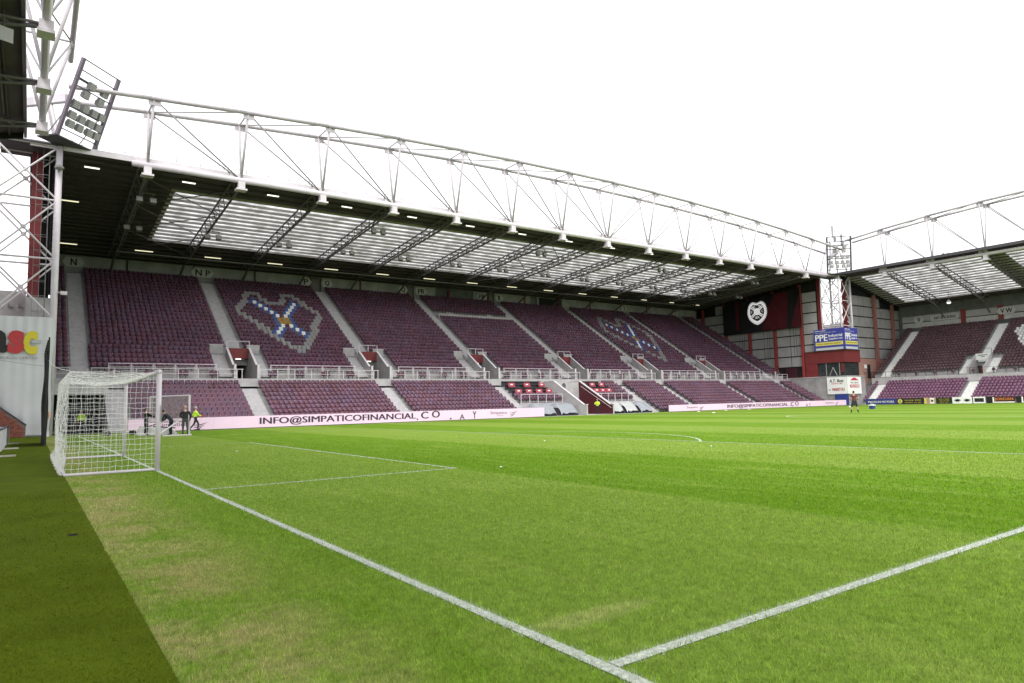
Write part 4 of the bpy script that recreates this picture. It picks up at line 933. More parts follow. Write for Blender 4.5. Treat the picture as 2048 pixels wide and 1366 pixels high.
# ================================================================= LIGHTS HANGING FROM THE ROOF
def lamp_at(x, y, z, m, w, label, group):
    t = thing('strip_light', label, 'light', (x, y, z), 0, group)
    obj('housing', MB().box((-w/2-.05, -.09, .07), (w/2+.05, .09, .16)), LAMPH, t); obj('tube', MB().box((-w/2, -.07, 0), (w/2, .07, .069)), m, t)
for i in range(15):
    x = .6+6.85*i
    lamp_at(x, 36.9, rz(36.9)-.34, LAMPW, 1.0, 'short white strip light at the front roof edge, '+ORD[i]+' from the end wall', 'front strip lights')
    lamp_at(x-.8, 57.25, rz(57.25)-.40, LAMPY, 1.7, 'long warm strip light at the roof back, '+ORD[i]+' from the end wall', 'rear strip lights')
lamp_at(-.7, 44.9, rz(44.9)-.35, LAMPY, 1.7, 'warm strip light halfway up the roof beside the end wall', None)
def flood_proto():
    t = thing('hanging_floodlight', 'pair of grey floodlights hung below a rafter of the long roof', 'floodlight', (0, 0, 0), 0, 'floodlight pairs under the long roof')
    obj('bracket', MB().tube((-.7, 0, .55), (.7, 0, .55), .03).tube((-.5, 0, .55), (-.5, 0, .2), .03).tube((.5, 0, .55), (.5, 0, .2), .03).tube((0, 0, .55), (0, .1, 1.0), .035), RAFT, t)
    for x in (-.5, .5):
        b = obj('housing', MB().hexa([(x-.26, -.26, -.22), (x+.26, -.26, -.22), (x+.20, .10, -.30), (x-.20, .10, -.30), (x-.26, -.02, .24), (x+.26, -.02, .24), (x+.20, .26, .12), (x-.20, .26, .12)]), LAMPH, t)
        sl = MB()
        for i in range(3): z = -.15+i*.13; sl.obox((x, -.275+(z+.22)*.52, z), (.22, 0, 0), (0, .012, 0), (0, 0, .045))
        obj('glass', sl, LAMPG, b)
    return t
fp = flood_proto(); first = True
for i, x in enumerate(NODE):
    y = 46.5; o = fp if first else copy_tree(fp); first = False; o.location = (x+.4, y, 18.35); o['label'] = 'pair of grey floodlights hung under the '+ORD[i]+' rafter from the end wall'
for i, x in enumerate(NODE[::3]):
    o = copy_tree(fp); o.location = (x+.5, 38.6, 18.9); o['label'] = 'pair of grey floodlights near the roof edge, '+ORD[3*i]+' rafter from the end wall'; o['group'] = 'front floodlight pairs under the long roof'
for y in (24, 13.5):
    t = thing('dome_light', 'white dome lamp under the far end roof, '+('nearer the V plate' if y > 20 else 'nearer the V W plate'), 'light', (116.5, y, 15.8), 0, 'dome lamps of the far end stand')
    obj('shade', MB().tube((0, 0, .1), (0, 0, .5), .42, 14, .1), WHITE, t); obj('bulb', MB().ball((0, 0, .05), .28, .28, .16), LAMPW, t); obj('stem', MB().tube((0, 0, .5), (0, 0, 1.8), .03), RAFT, t)
t = thing('hanging_floodlight', 'grey floodlight hung under the overhead roof edge of the near stand', 'floodlight', (-4.25, 14.3, 18.9)); obj('housing', MB().obox((0, 0, 0), (.28, .1, 0), (-.1, .2, .1), (0, -.08, .3)), LAMPG, t); obj('bracket', MB().tube((0, 0, .2), (0, 0, 1.2), .03), RAFT, t)
# ================================================================= SIGNS on the rear walls
def hexsign(s, x, y, z, w, label, face='y'):
    t = thing('block_sign', label, 'sign', (x, y, z), 0, 'block letter signs')
    h = .52; poly = [(-w, 0), (-w+.35, -h), (w-.35, -h), (w, 0), (w-.35, h), (-w+.35, h)]
    if face == 'y':
        obj('plate', MB().prism([(a, 0, b) for a, b in poly], (0, .04, 0)), mat('sign_plate', (.46, .45, .46), .6, .06, 2), t); text(s, .52*len(s), .74, INK, (0, 0, 0), (1, 0, 0), (0, 0, 1), t, bold=.06)
    else:
        obj('plate', MB().prism([(0, -a, b) for a, b in poly], (.04, 0, 0)), mat('sign_plate', (.4, .4, .4)), t); text(s, .52*len(s), .74, INK, (0, 0, 0), (0, -1, 0), (0, 0, 1), t, bold=.06)
for s, x, w, lb in (('N', .55, 1.0, 'grey plate lettered N above the aisle next to the end wall'), ('N P', 13.3, 1.25, 'grey plate lettered N and P above the aisle left of the nearer heart'), ('P', 25.5, .8, 'grey plate lettered P left of a doorway in the rear wall'), ('Q', 28.3, .8, 'grey plate lettered Q right of a doorway in the rear wall'), ('Q', 39.2, .75, 'grey plate lettered Q next to a PR plate'), ('PR', 42.0, .95, 'grey plate lettered PR next to the second Q plate'), ('PR', 52.2, .95, 'grey plate lettered PR next to the R plate'), ('R', 55.4, .75, 'grey plate lettered R beside the doorway'), ('S T', 81.5, 1.2, 'grey plate lettered S and T above the farther heart'), ('T', 95.2, .9, 'grey plate lettered T above the last aisle')):
    hexsign(s, x, 61.78, 17.62, w, lb)
hexsign('V', 121.8, 31.0, 14.2, .9, 'grey plate lettered V beside the no smoking board', 'x'); hexsign('V W', 121.8, 18.1, 14.2, 1.3, 'grey plate lettered V and W above the far end aisle', 'x')
t = thing('notice_board', 'pale board reading NO SMOKING on the far end rear wall', 'sign', (121.85, 27.0, 14.2)); obj('board', MB().box((0, -2.1, -.45), (.05, 2.1, .45)), mat('sign_plate', (.4, .4, .4)), t); text('NO SMOKING', 3.3, .5, INK, (0, -.1, 0), (0, -1, 0), (0, 0, 1), t, bold=.06)
# ================================================================= BANNER WITH CREST
bn = thing('banner', 'black and dark red banner with a white heart crest on the gable wall', 'banner', (100.85, 47.6, 13))
BK = mat('banner_black', (.010, .010, .013), .7, .1, 2); BR = mat('banner_red', (.085, .008, .016), .7, .25, .8)
sh = MB(); n = 24
for i in range(n+1):
    for z in (12.9, 19.55-.0):
        y = 40.0+15.4*i/n; zz = z if z < 15 else min(19.75, ROOFZ(y)-.75); sh.v.append((100.82+.04*math.sin(i*1.3), y, zz))
for i in range(n): sh.f.append((2*i, 2*i+2, 2*i+3, 2*i+1)); sh.mi.append(0)
bp_(bn, 'sheet', sh, BK)
def bpoly(name, yz, m, x): return bp_(bn, name, MB().prism([(x, y, z) for y, z in yz], (-.01, 0, 0)), m)
bpoly('red_field', [(47.4, 13.0), (42.6, 13.0), (42.0, 19.3), (44.6, 19.2), (46.2, 16.6)], BR, 100.76); bpoly('red_field', [(41.9, 13.0), (40.1, 13.0), (40.1, 18.3), (41.0, 16.0)], BR, 100.76); bpoly('red_stripe', [(52.6, 13.6), (51.9, 13.6), (51.9, 19.0), (52.6, 19.0)], BR, 100.76)
HP = [(0, .93), (.18, .99), (.42, 1.07), (.66, .98), (.86, .72), (.97, .36), (1.0, 0), (.95, -.32), (.82, -.62), (.60, -.88), (.30, -1.10), (0, -1.23)]
def heart(cy, cz, w, h):
    pts = HP+[(-x, z) for x, z in HP[-2:0:-1]]
    return [(cy-x*w, cz+z*h*.87) for x, z in pts]
CRESTW = mat('glowing_crest_white', (.85, .83, .85), .5, .02, 1, emit=.28)  # weak emission added to lift the white of the crest
ck = bpoly('crest', heart(48.1, 16.35, 1.95, 2.05), CRESTW, 100.70)
bpoly('crest_rim', heart(48.1, 16.37, 1.86, 1.95), mat('crest_line', (.45, .42, .45), .6), 100.692); bpoly('crest_ring', heart(48.1, 16.37, 1.80, 1.88), CRESTW, 100.685)
bpoly('crest_field', heart(48.1, 16.40, 1.42, 1.48), INK, 100.672)
for sx, sz in ((1, 1), (-1, 1), (1, -1), (-1, -1)):
    for off in (-.14, .14):
        a = math.atan2(.95*sz, 1.1*sx); dy, dz = math.cos(a), math.sin(a); ny, nz = -dz, dy; cy, cz = 48.1+ny*off, 16.5+nz*off
        bpoly('crest_bar', [(cy+ny*.09, cz+nz*.09), (cy+ny*.09+dy*1.42, cz+nz*.09+dz*1.30), (cy-ny*.09+dy*1.42, cz-nz*.09+dz*1.30), (cy-ny*.09, cz-nz*.09)], CRESTW, 100.66)
bpoly('crest_disc', [(48.1+.62*math.cos(i*math.pi/12), 16.5+.62*math.sin(i*math.pi/12)) for i in range(24)], CRESTW, 100.645)
for s, yy, zz, w_ in (('H', 48.6, 17.42, .3), ('M', 47.6, 17.42, .34), ('F', 49.15, 16.5, .26), ('C', 47.05, 16.5, .28), ('1874', 48.1, 15.45, .8)):
    btext(bn, s, w_, .40, CRESTW, (100.64, yy, zz), (0, -1, 0), bold=.03)
# ================================================================= PERIMETER BOARDS
def led_board(label, p0, p1, h=.98):
    a, b = Vector((*p0, 0)), Vector((*p1, 0)); d = (b-a); L_ = d.length; d.normalize(); nn = Vector((d.y, -d.x, 0))
    t = thing('led_board', label, 'advertising board', tuple((a+b)/2), math.atan2(d.y, d.x), 'pink perimeter boards')
    obj('cabinet', MB().box((-L_/2, .012, -.02), (L_/2, .20, h-.006)), DARKST, t)
    ncab = int(L_/1.95)
    cw = L_/ncab; cm = MB().box((.003, -.03, .05), (cw-.003, .011, h)).mesh('display_panel'); cm.materials.append(LED)
    for i in range(ncab): obj('display_panel', cm, LED, t, loc=(-L_/2+i*cw, 0, 0))
    return t, L_
def swoosh(t, x, z, s):
    mb = MB()
    for i, (sx, dz) in enumerate(((1.0, 0), (.8, -.13), (.62, -.26))):
        pts = [(x+s*(-.5+q*sx*.9), z+s*(dz+.22*q*q)) for q in [k/8 for k in range(9)]]
        poly = [(px, -.033, pz) for px, pz in pts]+[(px, -.033, pz-s*.05*math.sin(math.pi*min(1, k/8+.12))) for k, (px, pz) in reversed(list(enumerate(pts)))]
        mb.prism(poly, (0, -.004, 0))
    obj('bird_logo', mb, PLUM, t)
XL = lambda X, L0, L1: X-(L0+L1)/2
t, L_ = led_board('long pink LED board reading INFO@SIMPATICOFINANCIAL.CO between the goal and the dugouts', (2.95, 34.0), (41.85, 34.0))
q = lambda X: XL(X, 2.95, 41.85)
text('INFO@SIMPATICOFINANCIAL', 14.1, .70, PLUM, (q(12.55), -.03, .16), (1, 0, 0), (0, 0, 1), t, center=False, bold=.012, fat=.06)
text('.', .16, .16, PLUM, (q(26.75), -.03, .16), (1, 0, 0), (0, 0, 1), t, center=False); text('C', .74, .64, PLUM, (q(27.2), -.03, .28), (1, 0, 0), (0, 0, 1), t, center=False, bold=.012, fat=.06); text('O', .82, .64, PLUM, (q(28.35), -.03, .33), (1, 0, 0), (0, 0, 1), t, center=False, bold=.012, fat=.06)
for X, ss, w_, h_, zz in ((30.3, '.', .2, .16, .1), (31.4, 'A', .55, .5, .06), (32.9, 'Y', .4, .72, .10)): text(ss, w_, h_, PLUM, (q(X), -.03, zz), (1, 0, 0), (0, 0, 1), t, center=False, bold=.03)
text('Simpatico', 2.0, .36, PLUM, (q(35.0), -.03, .38), (1, 0, 0), (0, 0, 1), t, center=False, bold=-.005); text('FINANCIAL', .8, .08, PLUM, (q(35.8), -.03, .26), (1, 0, 0), (0, 0, 1), t, center=False); swoosh(t, q(38.0), .55, 1.2)
swoosh(t, q(8.3), .42, 1.3); text('Simpatico', 2.0, .36, PLUM, (q(5.2), -.03, .30), (1, 0, 0), (0, 0, 1), t, center=False, bold=-.005)
t, L2 = led_board('pink LED board reading INFO@SIMPATICOFINANCIAL.CO between the dugouts and the far corner', (61.2, 34.0), (100.2, 33.0), .84)
q2 = lambda X: XL(X, 61.2, 100.2)
text('INFO@SIMPATICOFINANCIAL', 13.2, .58, PLUM, (q2(72.1), -.03, .12), (1, 0, 0), (0, 0, 1), t, center=False, bold=.012, fat=.06); text('.C', .9, .58, PLUM, (q2(85.7), -.03, .18), (1, 0, 0), (0, 0, 1), t, center=False, bold=.012, fat=.06); text('O', .8, .58, PLUM, (q2(87.0), -.03, .24), (1, 0, 0), (0, 0, 1), t, center=False, bold=.012, fat=.06)
text('Simpatico', 2.0, .32, PLUM, (q2(64.4), -.03, .30), (1, 0, 0), (0, 0, 1), t, center=False, bold=-.005); swoosh(t, q2(67.3), .42, 1.2); text('A Y', 1.2, .45, PLUM, (q2(89.6), -.03, .05), (1, 0, 0), (0, 0, 1), t, center=False); text('Simpatico', 2.2, .32, PLUM, (q2(94.6), -.03, .30), (1, 0, 0), (0, 0, 1), t, center=False, bold=-.005); swoosh(t, q2(97.8), .42, 1.2)
NAVY = mat('navy_print', (.03, .045, .19), .5, .08, 1); BROWNP = mat('tan_print', (.42, .27, .17), .6, .2, 3); ORG = mat('orange_print', (.62, .22, .06), .6, .06, 2)
def fboard(y0, y1, m, label, parts=()):
    t = thing('advert_board', label, 'advertising board', (103.3, (y0+y1)/2, 0), 0, 'advertising boards behind the far goal'); w = y0-y1
    obj('panel', MB().box((0, -w/2+.03, .02), (.08, w/2-.03, .9)), m, t); obj('stay', MB().box((.08, -.05, 0), (.5, .05, .5)), DARKST, t)
    for kind_, a in parts:
        if kind_ == 't': text(a[0], a[1]*w, a[2], a[3], (-.0, (.5-a[4])*w, a[5]), (0, -1, 0), (0, 0, 1), t, bold=.03)
        elif kind_ == 'b': obj('print_panel', MB().box((-.012, (.5-a[1])*w, a[2]), (-.002, (.5-a[0])*w, a[3])), a[4], t)
        elif kind_ == 'd': obj('print_disc', MB().prism([(-.003, (.5-a[0])*w+a[2]*math.sin(i*math.pi/10), a[1]+a[2]*a[4]*math.cos(i*math.pi/10)) for i in range(20)], (-.008, 0, 0)), a[3], t)
fboard(31.6, 26.9, NAVY, 'navy board reading MACKLIN MOTORS behind the far goal', [('t', ('MACKLIN MOTORS', .82, .3, WPRINT, .5, .42))])
fboard(26.9, 23.1, INK, 'black board with a yellow disc and yellow lettering behind the far goal', [('d', (.12, .46, .33, YELP, 1)), ('t', ('S', .07, .42, INK, .12, .46)), ('t', ('~~~~~~~ ~~~~~', .62, .24, GOLDP, .6, .58)), ('t', ('~~~~~~~~ ~~~ ~~~', .6, .2, GOLDP, .6, .25))])
fboard(23.1, 21.5, BROWNP, 'tan picture board with a yellow slash behind the far goal', [('b', (.02, .2, .05, .86, YELP)), ('b', (.5, .85, .06, .86, WPRINT)), ('b', (.58, .78, .3, .6, INK))])
fboard(21.5, 19.4, mat('dark_green_print', (.02, .03, .012), .6), 'dark board with three small ochre lines behind the far goal', [('t', ('~~~~ ~ ~~~~~', .6, .16, GOLDP, .5, .66)), ('t', ('~~~~ ~~~ ~~~', .6, .14, GOLDP, .5, .42)), ('t', ('~~~~~ ~~~~', .5, .12, GOLDP, .5, .2))])
def oval(c): return ('d', (c, .46, .46, GREYP, .5))
fboard(19.4, 16.9, WPRINT, 'white board with two grey diamond logos left of the small black framed board', [oval(.27), oval(.75), ('d', (.27, .46, .30, WPRINT, .5)), ('d', (.75, .46, .30, WPRINT, .5))])
fboard(16.8, 15.3, WPRINT, 'white framed board with a black panel behind the far goal', [('b', (.12, .88, .2, .72, INK)), ('d', (.5, .46, .25, GREYP, .5))])
fboard(15.2, 14.5, BLACK, 'narrow black filler board behind the far goal')
fboard(14.5, 11.9, mat('dark_maroon_print', (.05, .012, .012), .6), 'dark board reading JORDAN in orange, next to the narrow black filler board', [('t', ('JORDAN', .8, .46, ORG, .52, .5)), ('b', (.02, .98, .06, .2, WPRINT)), ('b', (.02, .09, .2, .8, WPRINT))])
fboard(11.8, 11.2, BLACK, 'plain black board between the two orange lettered boards')
fboard(11.2, 8.9, mat('dark_maroon_print', (0, 0, 0)), 'dark board reading JORDAN in orange, next to the large white diamond logo board', [('t', ('JORDAN', .8, .46, ORG, .52, .5)), ('b', (.02, .98, .06, .2, WPRINT)), ('b', (.02, .09, .2, .8, WPRINT))])
fboard(8.8, 5.2, WPRINT, 'white board with grey diamond logos right of the orange lettered boards', [oval(.2), oval(.6), ('d', (.2, .46, .30, WPRINT, .5)), ('d', (.6, .46, .30, WPRINT, .5))])
# ================================================================= TARPAULIN "asc"
tp = thing('tarpaulin', 'large pale tarpaulin printed asc in black, red and yellow hung below the lattice tower', 'tarpaulin', (-4.5, 33.6, 0))
mb = MB(); nx, nz = 90, 40; W0, W1 = -9.0, -1.5
for iz in range(nz+1):
    for ix in range(nx+1):
        uu, vv = ix/nx, iz/nz; x = W0+(W1-W0)*uu; z = .12+8.05*vv; amp = .018+.05*(1-vv)**3
        yy = .03*math.sin(x*11)*(.4+.6*vv)+amp*math.sin(x*2.3+vv*3)+.05*(1-vv)**4*math.sin(x*7+4*vv)
        if ix == nx: z -= 0; x += .06*math.sin(vv*9)-.12*(1-vv)**3
        mb.v.append((x+4.5, yy, z))
for iz in range(nz):
    for ix in range(nx): q_ = iz*(nx+1)+ix; mb.f.append((q_, q_+1, q_+nx+2, q_+nx+1)); mb.mi.append(0)
obj('sheet', mb, mat('white_tarpaulin', (.56, .57, .59), .5, .06, .8), tp, True)
RR, UU = (1, 0, 0), (0, 0, 1); ty = -.12
text('a', 1.30, 1.55, INK, (-4.62+4.5, ty, 6.44), RR, UU, tp, bold=0, off=.05); text('s', .92, 1.58, mat('asc_red', (.45, .04, .045), .5, .06, 1), (-3.60+4.5, ty-.01, 6.42), RR, UU, tp, bold=0, off=.05); text('c', .80, 1.62, mat('asc_yellow', (.62, .53, .03), .5, .06, 1), (-2.80+4.5, ty, 6.40), RR, UU, tp, bold=0, off=.05)
obj('asc_bar', MB().box((-2.75+4.5, ty-.03, 6.36), (-2.2+4.5, ty-.016, 6.60)), GREYP, tp); text('EDINBURGH LIMITED', 2.7, .17, STEEL, (-3.72+4.5, ty, 5.36), RR, UU, tp, bold=0)
obj('batten', MB().box((-9+4.5, .04, 8.1), (-1.5+4.5, .1, 8.2)), WHITE, tp)
# concrete wall, brick wall and barriers on the left
cw = tag(obj('concrete_wall', MB().box((-9, 38.3, -.1), (-3.2, 38.8, 10.6)).box((-3.2, 36.0, -.1), (-1.7, 36.35, 9.9)), CONCL), 'tall grey concrete wall with L shaped brackets behind the tarpaulin', 'wall')
for r_ in range(2):
    for c_ in range(5):
        x, z = -4.6+c_*.62-.9, 9.4-1.05*r_; obj('bracket', MB().box((x, 38.2, z), (x+.04, 38.29, z+.3)).box((x, 38.2, z), (x+.3, 38.29, z+.04)), STEEL, cw)
bw = thing('brick_wall', 'red brick wall with a sloping top beside the tarpaulin', 'wall', (-4, 33.2, 0))
obj('core', MB().prism([(-4.2, -.1, .0), (1.12, -.1, 0), (1.12, -.1, .78), (-1.3, -.1, 2.9), (-4.2, -.1, 5.2)], (0, .24, 0)), mat('mortar', (.20, .16, .14), .9, .2, 5), bw)
bm = MB().box((0, -.02, 0), (.213, 0, .063)).mesh('brick'); bm.materials.append(mat('red_brick', (.23, .075, .055), .85, .25, 7, island=.3))
bj = MB(); row = 0; z = .01
while z < 2.6:
    x = -1.6+(.11 if row % 2 else 0)
    while x < .95:
        top = 2.9-(x+.22+1.3)*(2.12/2.42)
        if z+.07 < top-.06: bj.box((x, -.125, z), (x+.213, -.1005, z+.063))
        x += .224
    z += .074; row += 1
o = obj('brickwork', bj, bm.materials[0], bw); o['kind'] = 'stuff'
obj('coping', MB().hexa([(-4.2, -.16, 5.2), (1.16, -.16, .74), (1.16, .18, .74), (-4.2, .18, 5.2), (-4.2, -.16, 5.32), (1.16, -.16, .86), (1.16, .18, .86), (-4.2, .18, 5.32)]), DARKST, bw)
for i, y in enumerate((5.2, 12.0, 18.6)):
    t = thing('barrier', ('white boarded barrier on timber feet along the dark turf, end one', 'white boarded barrier on timber feet along the dark turf, middle one', 'white boarded barrier on timber feet along the dark turf, next to the brick wall')[i], 'barrier', (-3.55, y, 0), 0, 'barriers along the dark turf')
    obj('panel', MB().box((-.03, -2.6, .12), (.03, 2.6, .92)), mat('scuffed_white_board', (.55, .55, .56), .6, .15, 2), t)
    obj('top_rail', MB().box((-.05, -2.6, .925), (.045, 2.6, .98)), DARKST, t)
    obj('foot', MB().box((-.1, 2.2, .007), (.52, 2.33, .07)), mat('pale_timber', (.50, .46, .40), .8, .15, 6), t)
    obj('post', MB().box((-.10, 2.22, .07), (-.031, 2.31, .92)), DARKST, t)
    obj('blue_cover', MB().box((-.6, -2.3, .78), (-.1, 2.3, .9)), mat('pale_blue_cover', (.30, .40, .55), .6), t)
# black netting furled on poles
nt_ = thing('ball_stop_net', 'black ball-stop netting gathered on tall dark poles beside the tarpaulin', 'net', (-2.1, 16, 0))
for (x, y, h) in ((-.02, -.2, 4.15), (.05, 2.2, 4.7), (.12, 4.6, 5.6)):
    obj('pole', MB().tube((x, y, 0), (x+.03, y, h), .05, 8, .035), BLACK, nt_)
mb = MB(); nyy, nzz = 60, 14
for iz in range(nzz+1):
    for iy in range(nyy+1):
        v_, w_ = iz/nzz, iy/nyy; y = -.2+4.8*w_; top = 4.0+1.5*w_; mb.v.append((-.06+.16*w_+.10*math.sin(w_*52)*(1-.4*v_)+.03*math.sin(9*v_+w_*5), y, .03+(top-.03)*v_))
for iz in range(nzz):
    for iy in range(nyy): q_ = iz*(nyy+1)+iy; mb.f.append((q_, q_+1, q_+nyy+2, q_+nyy+1)); mb.mi.append(0)
obj('netting', mb, NETD, nt_, True)
def rope(label, a, b, sag, rad=.008, m=NETM):
    a, b = Vector(a), Vector(b); pts = [a.lerp(b, i/12)-Vector((0, 0, sag*4*(i/12)*(1-i/12))) for i in range(13)]
    return tag(obj('rope', MB().path([tuple(p) for p in pts], rad, 5), m), label, 'rope')
rope('white guy rope running from the goal net to the black netting poles', (-2.0, 18.0, 4.2), (-1.92, -3.7, 2.52), .12)
rope('dark wire crossing in front of the tarpaulin', (-6.5, 20.0, 5.0), (-2.0, 20.0, 4.0), .15, .007, DARKST)
t = thing('corner_marker', 'white post with a furled orange flag in a white base in front of the tarpaulin', 'post', (-1.75, 32.6, 0))
obj('pole', MB().tube((0, 0, .2), (.04, 0, 1.6), .06, 8), WHITE, t); obj('base', MB().tube((0, 0, .006), (0, 0, .36), .21, 10, .17), WHITE, t); obj('flag', MB().ball((.02, 0, 1.45), .13, .12, .32), ORANGE, t, True)
# ================================================================= GOALS
def net_strands(mb, grid_, rad):
    nu, nv = len(grid_), len(grid_[0])
    for i in range(nu):
        for j in range(nv):
            if i+1 < nu: mb.tube(grid_[i][j], grid_[i+1][j], rad, 3, cap=False)
            if j+1 < nv: mb.tube(grid_[i][j], grid_[i][j+1], rad, 3, cap=False)
def bil(p00, p10, p01, p11, nu, nv, wob=.015, sag=0, push=(0, 0, 0)):
    p00, p10, p01, p11 = map(Vector, (p00, p10, p01, p11)); push = Vector(push); G = []
    for i in range(nu+1):
        row = []
        for j in range(nv+1):
            a, b = i/nu, j/nv; p = (p00*(1-a)+p10*a)*(1-b)+(p01*(1-a)+p11*a)*b
            k = math.sin(math.pi*a)*math.sin(math.pi*b); p = p-Vector((0, 0, sag*k))+push*k
            if 0 < i < nu and 0 < j < nv: p = p+Vector((random.gauss(0, wob), random.gauss(0, wob), random.gauss(0, wob)))
            row.append(tuple(p))
        G.append(row)
    return G
g = thing('goal', 'full-size white football goal with a white net on the near goal line', 'goal', (0, 0, 0))
for s_ in (-1, 1): obj('post', MB().tube((0, s_*3.72, 0), (0, s_*3.72, 2.5), .062, 14), WHITE, g, True)
obj('crossbar', MB().tube((0, -3.78, 2.5), (0, 3.78, 2.5), .062, 14), WHITE, g, True)
for s_ in (-1, 1): obj('side_bar', MB().tube((0, s_*3.72, .04), (-1.95, s_*3.72, .04), .035, 8), WHITE, g)
obj('back_bar', MB().tube((-1.95, -3.72, .04), (-1.95, 3.72, .04), .035, 8), WHITE, g)
cell = .125; nn = MB(); rad = .0042
T0, T1 = (-1.92, -3.72, 2.50), (-1.92, 3.72, 2.50)
net_strands(nn, bil((0, -3.72, 2.48), T0, (0, 3.72, 2.48), T1, 15, 58, .018, .16), rad)            # top
net_strands(nn, bil((-1.95, -3.72, .05), T0, (-1.95, 3.72, .05), T1, 19, 58, .02, 0, (-.10, 0, 0)), rad)   # back
for s_ in (-1, 1): net_strands(nn, bil((0, s_*3.72, .05), (-1.95, s_*3.72, .05), (0, s_*3.72, 2.48), (-1.92, s_*3.72, 2.5), 15, 19, .010, 0, (0, s_*.03, 0)), rad)
o = obj('net', nn, NETM, g)
skirt = MB()
for i in range(70):   # slack net gathered on the ground behind the goal
    y = -3.7+7.4*i/69; pts = [(-1.95-.05*random.random(), y, .35), (-2.05-.07*random.random(), y+.05*random.random(), .16+.06*random.random()), (-2.04+.05*random.random(), y+.06, .03), (-1.96, y, .05)]; skirt.path(pts, rad, 3)
for k in range(3):
    skirt.path([(-2.05+.04*math.sin(i*1.7+k), -3.7+7.4*i/60, .06+.07*k+.03*math.sin(i*2.3)) for i in range(61)], rad*1.4, 3)
obj('slack_net', skirt, NETM, g)
obj('label_strip', MB().box((.045, -3.80, 1.25), (.07, -3.775, 1.65)), STEEL, g)
mg = thing('portable_goal', 'smaller white goal with grey net being carried past the pink board', 'goal', (5.5, 23.6, 0), 0)
obj('post', MB().box((-.055, -.055, 0), (.055, .055, 2.5)), WHITE, mg); obj('post', MB().box((-1.55, 5.4, .75), (-1.44, 5.51, 2.55)), WHITE, mg)
obj('crossbar', MB().tube((0, 0, 2.47), (-1.5, 5.45, 2.52), .05), WHITE, mg)
obj('base_bar', MB().box((-1.6, -.9, .01), (.0, -.80, .09)).tube((-.05, -.85, .05), (0, 0, .05), .05), WHITE, mg); obj('base_bar', MB().tube((-1.65, -.5, .2), (-.5, .1, .95), .05), WHITE, mg)
obj('lower_rail', MB().tube((-.05, 0, .85), (-1.5, 5.45, .8), .05), WHITE, mg); obj('wheel_frame', MB().tube((-2.2, 5, .35), (-1, 4.4, .75), .04).tube((-1.6, 3.0, .55), (-.6, 1.2, .45), .04).tube((-2.4, 3.2, .05), (-1.2, 3.0, .05), .05), DARKST, mg)
nn = MB(); net_strands(nn, bil((0, 0, .85), (-1.5, 5.45, .8), (0, 0, 2.45), (-1.5, 5.45, 2.5), 46, 16, .012), .006); net_strands(nn, bil((-.25, .6, .85), (-1.7, 5.2, .8), (-.2, .6, 2.4), (-1.7, 5.2, 2.4), 40, 14, .03), .006); obj('net', nn, mat('grey_net_cord', (.32, .30, .30), .8), mg)
obj('folded_net', MB().hexa([(-2.6, 2.2, .02), (-.4, 1.0, .02), (-.3, 3.0, .02), (-2.5, 4.2, .02), (-2.4, 2.5, .55), (-.8, 1.4, .35), (-.6, 2.7, .45), (-2.3, 3.8, .6)]), mat('bundled_net', (.5, .5, .48), .9, .35, 14, bump=1, bscale=30), mg)
# trolley
tr = thing('trolley', 'low white steel trolley with black wheels and hoop handle behind the goal', 'trolley', (2.3, 29.5, 0), .1)
obj('frame', MB().tube((-.95, -.3, .3), (.95, -.3, .3), .03).tube((-.95, .3, .3), (.95, .3, .3), .03).tube((-.95, -.3, .3), (-.95, .3, .3), .03).tube((.95, -.3, .3), (.95, .3, .3), .03).tube((0, -.3, .3), (0, .3, .3), .03), WHITE, tr)
for x in (-.75, .75):
    for y in (-.3, .3): obj('wheel', MB().tube((x, y-.05, .15), (x, y+.05, .15), .15, 12), RUB, tr)
obj('handle', MB().path([(-.1, .3, .3), (-.12, .3, 1.1), (-.05, .3, 1.2), (.45, .3, 1.2), (.52, .3, 1.1), (.5, .3, .3)], .02), STEEL, tr)
